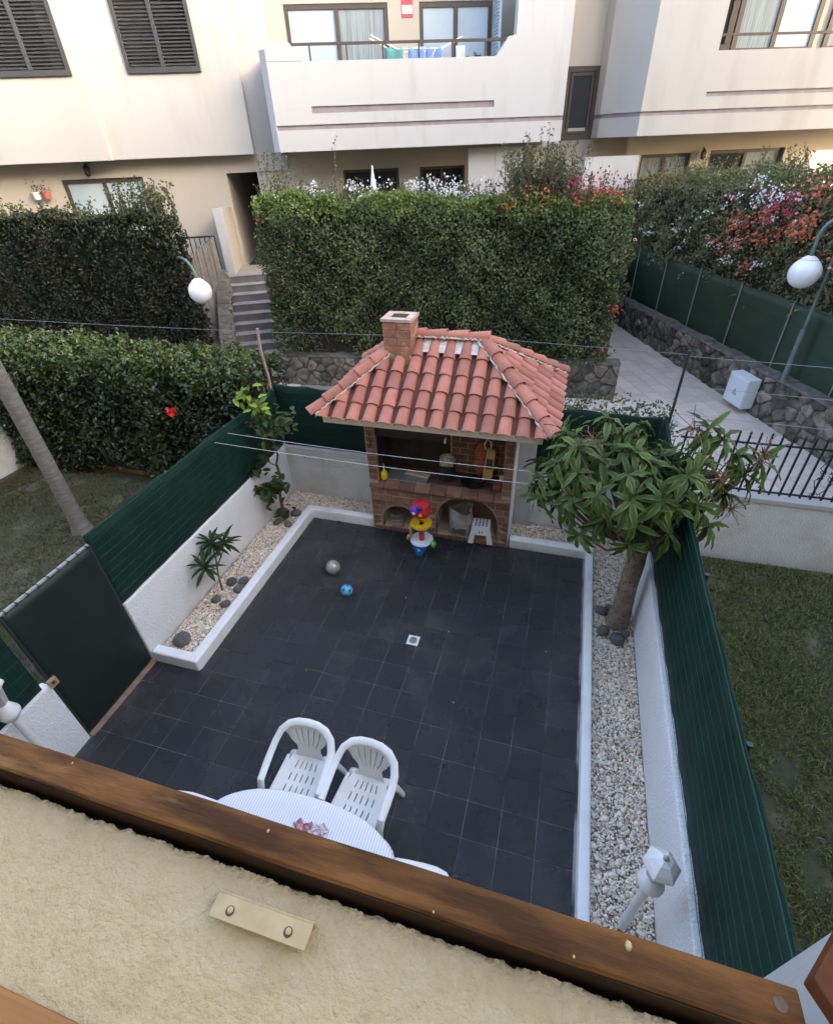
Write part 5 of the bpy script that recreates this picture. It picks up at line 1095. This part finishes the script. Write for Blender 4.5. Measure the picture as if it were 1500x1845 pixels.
# ------------------------------------------------------------ chairs and table
def make_chair():
    t = thing('garden_chair', 'x', 'chair'); mt = MT['whitep']
    def seatf(a, b):                                   # a across, b from back (0) to front (1)
        w = .165 + .065 * min(1, b * 2.2); return ((a - .5) * 2 * w, .20 - .44 * b, .425 - .018 * math.sin(math.pi * min(1, b * 1.1)) * (1 - (2 * a - 1) ** 2) - .03 * max(0, b - .85) / .15 + .012 * b)
    o = MB().grid(seatf, 49, 30, lambda i, j: (12 <= i <= 36 and (i - 12) % 6 == 0 and (4 <= j <= 8 or 12 <= j <= 16 or 20 <= j <= 24))).build('seat', mt, t, smooth=True); o.modifiers.new('s', 'SOLIDIFY').thickness = .012
    def backf(a, b):                                   # b from seat (0) to top (1)
        w = .150 - .035 * math.sin(math.pi * min(1, b / .5)) * (b < .5) + .09 * max(0, (b - .3) / .7) ** 1.2; x = (a - .5) * 2 * w; return (x, .20 + .10 * b - .9 * x * x * (.4 + .6 * b), .418 + .40 * b - .07 * (2 * a - 1) ** 2 * max(0, b - .55) / .45)
    o = MB().grid(backf, 41, 30, lambda i, j: 9 <= j <= 25 and 8 <= i <= 32 and (i - 8) % 6 == 0).build('backrest', mt, t, smooth=True); o.modifiers.new('s', 'SOLIDIFY').thickness = .012
    def mir(p): return [(-x, y, z) for x, y, z in reversed(p)]
    armL = [(-.262, -.235, .40), (-.270, -.225, .53), (-.276, -.185, .615), (-.282, -.07, .640), (-.284, .05, .665), (-.275, .15, .70), (-.245, .225, .755), (-.18, .275, .800), (-.10, .296, .823), (0, .302, .830)]
    MB().tube(armL + mir(armL)[1:], .036, 12, flat=.42, up=(0, 1, 0)).build('arm_frame', mt, t, smooth=True)
    for sg in (-1, 1):
        MB().tube([(sg * .215, -.215, .405), (sg * .255, -.235, .405), (sg * .272, -.255, .2), (sg * .285, -.268, 0)], [.036, .042, .036, .03], 10, flat=.7).build('leg', mt, t, smooth=True)
        MB().tube([(sg * .135, .195, .42), (sg * .20, .215, .37), (sg * .235, .27, .18), (sg * .255, .315, 0)], [.034, .038, .034, .03], 10, flat=.75).build('leg', mt, t, smooth=True)
        MB().tube([(sg * .21, .17, .415), (sg * .225, 0, .40), (sg * .235, -.215, .405)], .018, 6, flat=.8).build('seat_rail', mt, t, smooth=True)
    return t
def copy_tree(o, parent=None):
    c = o.copy(); COL.objects.link(c); c.parent = parent
    for ch in list(o.children): copy_tree(ch, c)
    return c
c0 = make_chair()
for i, (x, y, a, lab) in enumerate(((-.515, -2.69, 2, 'white plastic armchair pushed to the table, its left neighbour the kerb-side gap towards the gate'), (.095, -2.72, -3, 'white plastic armchair pushed to the table, standing on the side of the mango bed'), (-1.10, -3.47, 92, 'white plastic armchair at the gate end of the table, almost hidden by the handrail'), (.74, -3.455, -90, 'white plastic armchair at the mango end of the table, almost hidden by the handrail'))):
    o = c0 if i == 0 else copy_tree(c0)
    o.location = (x, y, 0); o.rotation_euler = (0, 0, R(a)); o['group'] = 'white garden chairs round the table'; o['label'] = lab
c0['label'] = 'white plastic armchair pushed to the table, standing on the side of the gate'
tb = thing('garden_table', 'oval white plastic garden table under a striped cloth', 'table', (-.22, -3.42, 0))
def sel(a, b, k=2.4, n=44): return [(a * math.copysign(abs(math.cos(q)) ** (2 / k), math.cos(q)), b * math.copysign(abs(math.sin(q)) ** (2 / k), math.sin(q))) for q in [2 * math.pi * i / n for i in range(n)]]
MB().prism(sel(.82, .455), .705, .73).build('top', MT['whitep'], tb)
for sx in (-1, 1):
    for sy in (-1, 1): MB().tube([(sx * .55, sy * .28, .705), (sx * .62, sy * .33, 0)], [.035, .025], 8).build('leg', MT['whitep'], tb)
def stripes():
    m = bpy.data.materials.new('striped table cloth'); m.use_nodes = True; N = m.node_tree.nodes; Lk = m.node_tree.links; b = N['Principled BSDF']; b.inputs['Roughness'].default_value = .8
    geo = N.new('ShaderNodeNewGeometry'); w = N.new('ShaderNodeTexWave'); w.bands_direction = 'X'; w.inputs['Scale'].default_value = 13.5; w.inputs['Distortion'].default_value = .15
    r = N.new('ShaderNodeMapRange'); r.inputs[1].default_value = .35; r.inputs[2].default_value = .65; mx = N.new('ShaderNodeMix'); mx.data_type = 'RGBA'; mx.inputs[6].default_value = (.80, .79, .81, 1); mx.inputs[7].default_value = (.60, .60, .655, 1)
    Lk.new(geo.outputs['Position'], w.inputs[0]); Lk.new(w.outputs['Fac'], r.inputs[0]); Lk.new(r.outputs[0], mx.inputs[0]); Lk.new(mx.outputs[2], b.inputs['Base Color']); return m
rings = [(.2, 0), (.45, 0), (.8, 0), (1.0, 0), (1.03, -.012), (1.045, -.05), (1.05, -.12)]; base = sel(.83, .462, 2.4, 72); V, F = [], []
for f, dz in rings:
    for i, (x, y) in enumerate(base): wv = 1 + (.02 * math.sin(i * 1.1) + .012 * math.sin(i * 2.7)) * max(0, -dz) / .12; V.append((x * f * wv, y * f * wv, .738 + dz + (.02 * math.sin(i * .7) * (-dz) / .12 if dz < -.06 else 0)))
for q in range(len(rings) - 1):
    for i in range(72): j = (i + 1) % 72; F.append((q * 72 + i, q * 72 + j, (q + 1) * 72 + j, (q + 1) * 72 + i))
F.append(tuple(range(72)))
o = MB().add(V, F).build('tablecloth', stripes(), None, smooth=True, ang=70); o.location = (-.22, -3.42, 0); o.modifiers.new('s', 'SOLIDIFY').thickness = .003; tag(o, 'white cloth with thin grey stripes draped on the oval table', 'tablecloth')
def rag(name, lab, x, y, c, s, sd):
    me = MB().grid(lambda a, b: ((a - .5) * s * 2 + .3 * s * math.sin(b * 7 + sd), (b - .5) * s * 1.4 + .25 * s * math.sin(a * 9 + sd), .006 + .5 * s * abs(math.sin(a * 8 + sd) * math.sin(b * 6 + sd * 2))), 14, 14).build(name, c, None, smooth=True); me.location = (x, y, .739); me.modifiers.new('s', 'SOLIDIFY').thickness = .003; tag(me, lab, 'napkin')
rag('napkin', 'crumpled dusky pink napkin on the striped cloth', -.20, -3.19, flat('pink napkin', (.42, .12, .16), .9, c2=(.6, .4, .42), vs_=40), .065, 1.0)
rag('napkin', 'crumpled pale pink napkin beside the darker one', -.06, -3.165, flat('pale napkin', (.62, .42, .46), .9, c2=(.75, .7, .72), vs_=40), .055, 2.4)

# ------------------------------------------------------------ lamps
def garden_lamp(x, y, label):
    t = thing('garden_lamp', label, 'lamp', (x, y, .06), 0, 'white garden lamp posts'); w = MT['lampw']
    MB().tube([(0, 0, 0), (0, 0, .92)], .034, 14).build('post', w, t, smooth=True)
    MB().lathe([(.034, .86), (.075, .90), (.088, .93), (.088, .95), (.07, .985), (.045, 1.04), (.03, 1.05)], 20).build('collar', w, t, smooth=True)
    MB().lathe([(.055, 1.05), (.085, 1.22)], 6).build('lantern', flat('lamp glass', (.42, .42, .44), .3), t)
    MB().lathe([(.115, 1.215), (.118, 1.235), (.10, 1.265), (.055, 1.315), (.02, 1.335)], 6).build('cap', w, t); MB().lathe([(.016, 1.335), (.02, 1.35), (.008, 1.375), (.002, 1.385)], 8).build('finial', flat('finial', (.45, .35, .30), .6), t, smooth=True)
    return t
garden_lamp(2.36, -2.94, 'white hexagonal garden lamp post on the right gravel bed, seen from above')
garden_lamp(-2.98, -3.17, 'white garden lamp post before the short wall at the gate, cut by the handrail').scale = (1, 1, 1.22)
def street_lamp(x, y, zb, zt, dx, dy, drop, label):
    t = thing('globe_lamp', label, 'street lamp', (x, y, 0), 0, 'globe lamps along the alley')
    MB().tube([(0, 0, zb), (0, 0, zb + (zt - zb) * .4)], .05, 10).build('pole_base', MT['pole'], t, smooth=True)
    MB().tube([(0, 0, zb + (zt - zb) * .38), (0, 0, zt - .1)] + [(dx * (1 - math.cos(a)) / 2, dy * (1 - math.cos(a)) / 2, zt - .1 + .28 * math.sin(a)) for a in [math.pi * q / 10 for q in range(1, 11)]] + [(dx, dy, zt - drop + .2)], .03, 10).build('pole', MT['pole'], t, smooth=True)
    MB().lathe([(.10, -.06), (.13, 0), (.05, .05)], 18, (dx, dy, zt - drop + .22)).build('holder', MT['lampw'], t, smooth=True)
    V = IV * .25; bm = bmesh.new(); bmesh.ops.create_icosphere(bm, subdivisions=4, radius=.245); me = bpy.data.meshes.new('globe'); bm.to_mesh(me); bm.free()
    for p in me.polygons: p.use_smooth = True
    link('globe', me, MT['globe'], t, (dx, dy, zt - drop))
street_lamp(-7.66, 6.15, .3, 3.06, 1.08, -.75, .41, 'white globe lamp on a curved arm in front of the dark ivy hedge')
street_lamp(5.42, 6.35, 1.1, 3.72, -.36, -.05, .62, 'white globe lamp on a pole by the green fence above the stone wall')
# electric box on the stone wall
eb = thing('electric_box', 'pale grey electric cabinet with a warning triangle on the stone wall', 'electric box', (5.02, 6.93, .42), math.atan2(WU.y, WU.x))
MB().box(-.30, .30, -.20, .06, 0, .62).build('cabinet', flat('box grey', (.62, .66, .72), .5), eb, bevel=.01)
MB().box(-.22, .285, -.217, -.2, .03, .58).build('door', flat('box door', (.64, .68, .74), .45), eb, bevel=.006)
m = MB().add([(-.07, -.2195, .22), (.07, -.2195, .22), (0, -.2195, .35)], [(0, 1, 2)]).build('triangle', flat('tri black', (.03, .03, .03), .6), eb)
MB().add([(-.052, -.2215, .23), (.052, -.2215, .23), (0, -.2215, .328)], [(0, 1, 2)]).build('triangle_field', flat('tri field', (.55, .5, .32), .6), eb)
MB().add([(-.008, -.2235, .27), (.012, -.2235, .305), (.004, -.2235, .278), (.018, -.2235, .278), (-.006, -.2235, .235), (.004, -.2235, .266)], [(0, 1, 2), (2, 3, 4, 5)]).build('bolt', flat('tri black', (.03, .03, .03)), eb)

# iron railing on the lawn wall
rl = thing('iron_railing', 'dark wrought iron railing with scrolls on the lawn wall', 'railing', (2.95, 2.22, 1.04))
barm = MB().box(-.011, .011, -.011, .011, .0, .86).lathe([(.006, .86), (.018, .885), (.006, .915)], 6).mesh('bar'); barm.materials.append(MT['iron'])
for z in (.06, .77): MB().box(0, 7, -.012, .012, z, z + .022).build('rail', MT['iron'], rl)
for i in range(56): link('bar', barm, None, rl, (.06 + i * .124, 0, .03), None, (1, 1, 1.0))
def spiral(cx_, cz_, r, sg, st): return [(cx_ + sg * r * (1 - .6 * q / 14) * math.cos(st + q * .36), 0, cz_ + r * (1 - .6 * q / 14) * math.sin(st + q * .36)) for q in range(15)]
for bx in (.85, 1.84, 2.83, 3.82):
    for sg in (-1, 1):
        MB().tube([(bx, -.014, .72), (bx + sg * .06, -.014, .66), (bx + sg * .11, -.014, .52), (bx + sg * .02, -.014, .44)], .006, 5).build('scroll', MT['iron'], rl); MB().tube([(bx, -.014, .12), (bx + sg * .06, -.014, .2), (bx + sg * .11, -.014, .33), (bx + sg * .02, -.014, .42)], .006, 5).build('scroll', MT['iron'], rl)
        for zc in (.70, .47, .37, .12): MB().tube([(x, -.016, z) for x, y, z in spiral(bx + sg * .065, zc, .038, sg, 2.6)], .005, 5).build('scroll', MT['iron'], rl)
# posts and wires over the back wall
pw = thing('wire_post', 'green steel post with taut wires on the back wall behind the mango tree', 'post', (2.755, 2.22, 1.04)); MB().tube([(0, 0, -.05), (0, 0, 1.93)], .017, 10).build('post', flat('dark green steel', (.015, .045, .038), .5), pw, smooth=True)
for z in (2.88, 2.50, 2.12):
    tag(MB().tube([(2.76, 2.2, z + .03), (4.5, 2.2, z - .015), (6.4, 2.2, z + .01)], .0028, 5).build('wire', MT['thin'], None), 'thin grey %s wire strung above the iron railing' % {2.88: 'top', 2.50: 'middle', 2.12: 'lowest'}[z], 'wire')
tag(MB().tube([(-9.5, 2.2, 2.86), (-6, 2.2, 2.87), (-3.2, 2.2, 2.90), (0, 2.6, 2.87), (2.74, 2.2, 2.93)], .0026, 5).build('wire', MT['thin'], None), 'thin grey wire crossing above the hibiscus and behind the chimney', 'wire')
tag(MB().tube([(-3.22, 2.2, .95), (-3.21, 2.21, 2.2), (-3.24, 2.2, 2.62), (-3.22, 2.2, 2.95)], .022, 8).build('wire_post', flat('pink post', (.36, .24, .21), .8), None, smooth=True), 'bent pinkish post with a wire at the end of the hibiscus', 'post')
for y, z, lab in ((.82, 1.9, 'white clothesline crossing the patio, the one closer to the barbecue'), (.52, 1.91, 'white clothesline crossing the patio, the one closer to the table')):
    tag(MB().tube([(-3.15 + 5.8 * q / 20, y, z - .06 * math.sin(math.pi * q / 20)) for q in range(21)], .0024, 6).build('clothesline', MT['line'], None), lab, 'clothesline')
o = MB().box(5.36, 5.9, 1.62, 1.68, .0, .05).build('white_pipe', MT['lampw'], None, bevel=.01); tag(o, 'short white plastic strip lying on the right lawn', 'pipe')

# ------------------------------------------------------------ the house the picture is taken from
HH = thing('house', 'ochre rendered house with the balcony the picture is taken from', 'house', (0, -6.4, 0))
def hb_(name, mt, x0, x1, y0, y1, z0, z1, **k): o = MB().box(x0, x1, y0 + 6.4, y1 + 6.4, z0, z1).build(name, MT[mt], HH, **k); return o
hb_('wall', 'hostw', -30, 10.6, -16, -6.4, -.1, 11.5)  # unseen house block, guessed and raised to shade the yard
rwg = thing('shade_block', 'tall plain block added out of view on the right to shade the gardens', 'building', (16, 12.15, 0)); MB().box(0, 10, -42.8, 0, -.1, 15).build('wall', MT['hostw'], rwg); MB().box(-.1, 10.1, -43, .0, 15.001, 15.2).build('roof', MT['cement'], rwg)  # unseen block added to keep the low sun off yard and facade
hb_('balcony_slab', 'hostw', -3.4, 2.02, -6.4, -4.30, 2.75, 2.95)
hb_('door', 'glass', -1, 1.6, -6.42, -6.38, 2.95, 5.1)
# plastered parapet with a ragged outer lip
nx = 720; rows = [(-4.62, 3.888), (-4.575, 3.892)] + [(-4.56 + .281 * i / 26, 3.893) for i in range(27)]
Vp = []; rg = np.random.default_rng(3); X = np.linspace(-.75, 1.94, nx)
def nz(x, y, s): return .5 * math.sin(x * 31 * s + 2.1 * math.sin(y * 23 * s)) * math.sin(y * 37 * s + 1.7 * math.sin(x * 17 * s)) + .5 * math.sin(x * 73 * s - y * 51 * s + 3 * math.sin(x * 41 * s))
lip = np.convolve(rg.normal(0, 1, nx + 12), np.ones(5) / 5, 'same')[:nx] * .0045 + np.convolve(rg.normal(0, 1, nx + 80), np.ones(25) / 25, 'same')[:nx] * .006
V, F = [], []
for j, (y, z) in enumerate(rows):
    for i, x in enumerate(X):
        e = max(0, (j - (len(rows) - 5)) / 4); V.append((x, y + 6.4 + (lip[i] * e), z + .0012 * nz(x * 1.7, y * 2.3, 1.3) + (.003 * rg.random() - .008 * e * e if e > 0 else .0005 * rg.random())))
for i, x in enumerate(X): V.append((x, -4.284 + 6.4 + lip[i] * .8, 3.84))
for i, x in enumerate(X): V.append((x, -4.31 + 6.4, 3.5))
R2 = len(rows) + 2
for j in range(R2 - 1):
    for i in range(nx - 1): a = j * nx + i; F.append((a, a + 1, a + nx + 1, a + nx))
MB().add(V, F).build('parapet', MT['plaster'], HH, smooth=True, ang=80)
hb_('parapet_wall', 'plaster', -3.4, 1.94, -4.62, -4.33, 2.951, 3.83); hb_('parapet_wall', 'shadeboard', -3.4, 1.94, -4.329, -4.2, 2.951, 3.815)  # second box: dark filler, the shade of the gap put into its colour
sill = hb_('wooden_sill', 'wood2', -2.4, .95, -4.75, -4.566, 3.86, 3.915, bevel=.008)
# angle bracket screwed to the plaster
bk = thing('angle_bracket', 'cream painted steel angle with two screws on the plaster parapet', 'bracket', (.873, -4.350, 3.893), R(.4))
MB().box(-.105, .105, -.022, .020, .022, .026).build('plate', MT['steel'], bk, bevel=.001, seg=1)
MB().add([(-.105, .020, .026), (.105, .020, .026), (.105, .0235, .024), (-.105, .0235, .024), (-.105, .022, -.004), (.105, .022, -.004), (.105, .026, -.004), (-.105, .026, -.004)], [(0, 1, 2, 3), (0, 4, 5, 1), (3, 2, 6, 7), (0, 3, 7, 4), (1, 5, 6, 2)]).build('flange', MT['steel'], bk)
for x in (-.066, .062):
    MB().lathe([(.009, 0), (.009, .0012), (.0088, .0014)], 14).build('washer', MT['screw'], bk, loc=(x, -.004, .0262)); MB().lathe([(.006, .0014), (.006, .004), (.0035, .0055)], 10).build('screw', MT['steel'], bk, loc=(x + .001, -.003, .0262))
# handrail beam
hr = thing('handrail', 'dark varnished wooden handrail crossing in front of the balcony', 'handrail', (0, -4.226, 3.95))
nb = 120; prof = [(-.036, -.12), (-.036, -.008), (-.031, -.002), (-.022, .0), (.024, .0), (.033, -.003), (.036, -.009), (.036, -.12)]
V, F = [], []
for i in range(nb + 1):
    x = -2.4 + (1.828 + 2.4) * i / nb
    for (y, z) in prof: V.append((x, y + .0008 * math.sin(x * 13 + z * 90), z + .0006 * math.sin(x * 21 + y * 200)))
k = len(prof)
for i in range(nb):
    for j in range(k): a = i * k + j; b = i * k + (j + 1) % k; F.append((a, b, b + k, a + k))
F.append(tuple(range(k))); F.append(tuple(nb * k + j for j in range(k - 1, -1, -1)))
MB().add(V, F).build('beam', MT['wood'], hr, smooth=True, ang=30); MB().box(-2.4, 1.826, -.0385, -.0363, -.12, -.012).build('shade_strip', MT['shadeboard'], hr)  # thin strip added on the beam, its inner side's shade put into the colour
MB().lathe([(.011, -.002), (.011, .0012), (.0085, .0014), (.0, .0016)], 20).build('bolt_plug', flat('plug', (.10, .045, .025), .6, c2=(.16, .09, .06), vs_=60), hr, loc=(1.795, .004, 0))
for (x, y, s) in ((.82, .012, .005), (1.555, .016, .010), (1.46, -.026, .004), (.05, -.005, .004), (.28, .02, .003), (1.20, -.03, .003)):
    V = IV1 * (1 + .5 * lump(IV1, 2.0, x * 9)[:, None]) * [s * .7, s, .0007]; link('paint_speck', mesh_np('paint_speck', V, IF1), flat('speck', (.50, .36, .19), .8), hr, (x, y, .0005))

# white end wall of the balcony and the post standing by it
ew = hb_('end_wall', 'facade2', 1.95, 2.12, -6.4, -4.06, 2.9, 3.955)
(MB().prism([(1.834, -4.186), (1.880, -4.262), (2.13, -4.5), (2.13, -3.98), (1.99, -3.985)], 3.958, 4.0).build('wall_cap', MT['wood3'], HH, bevel=.004)).location = (0, 6.4, 0)
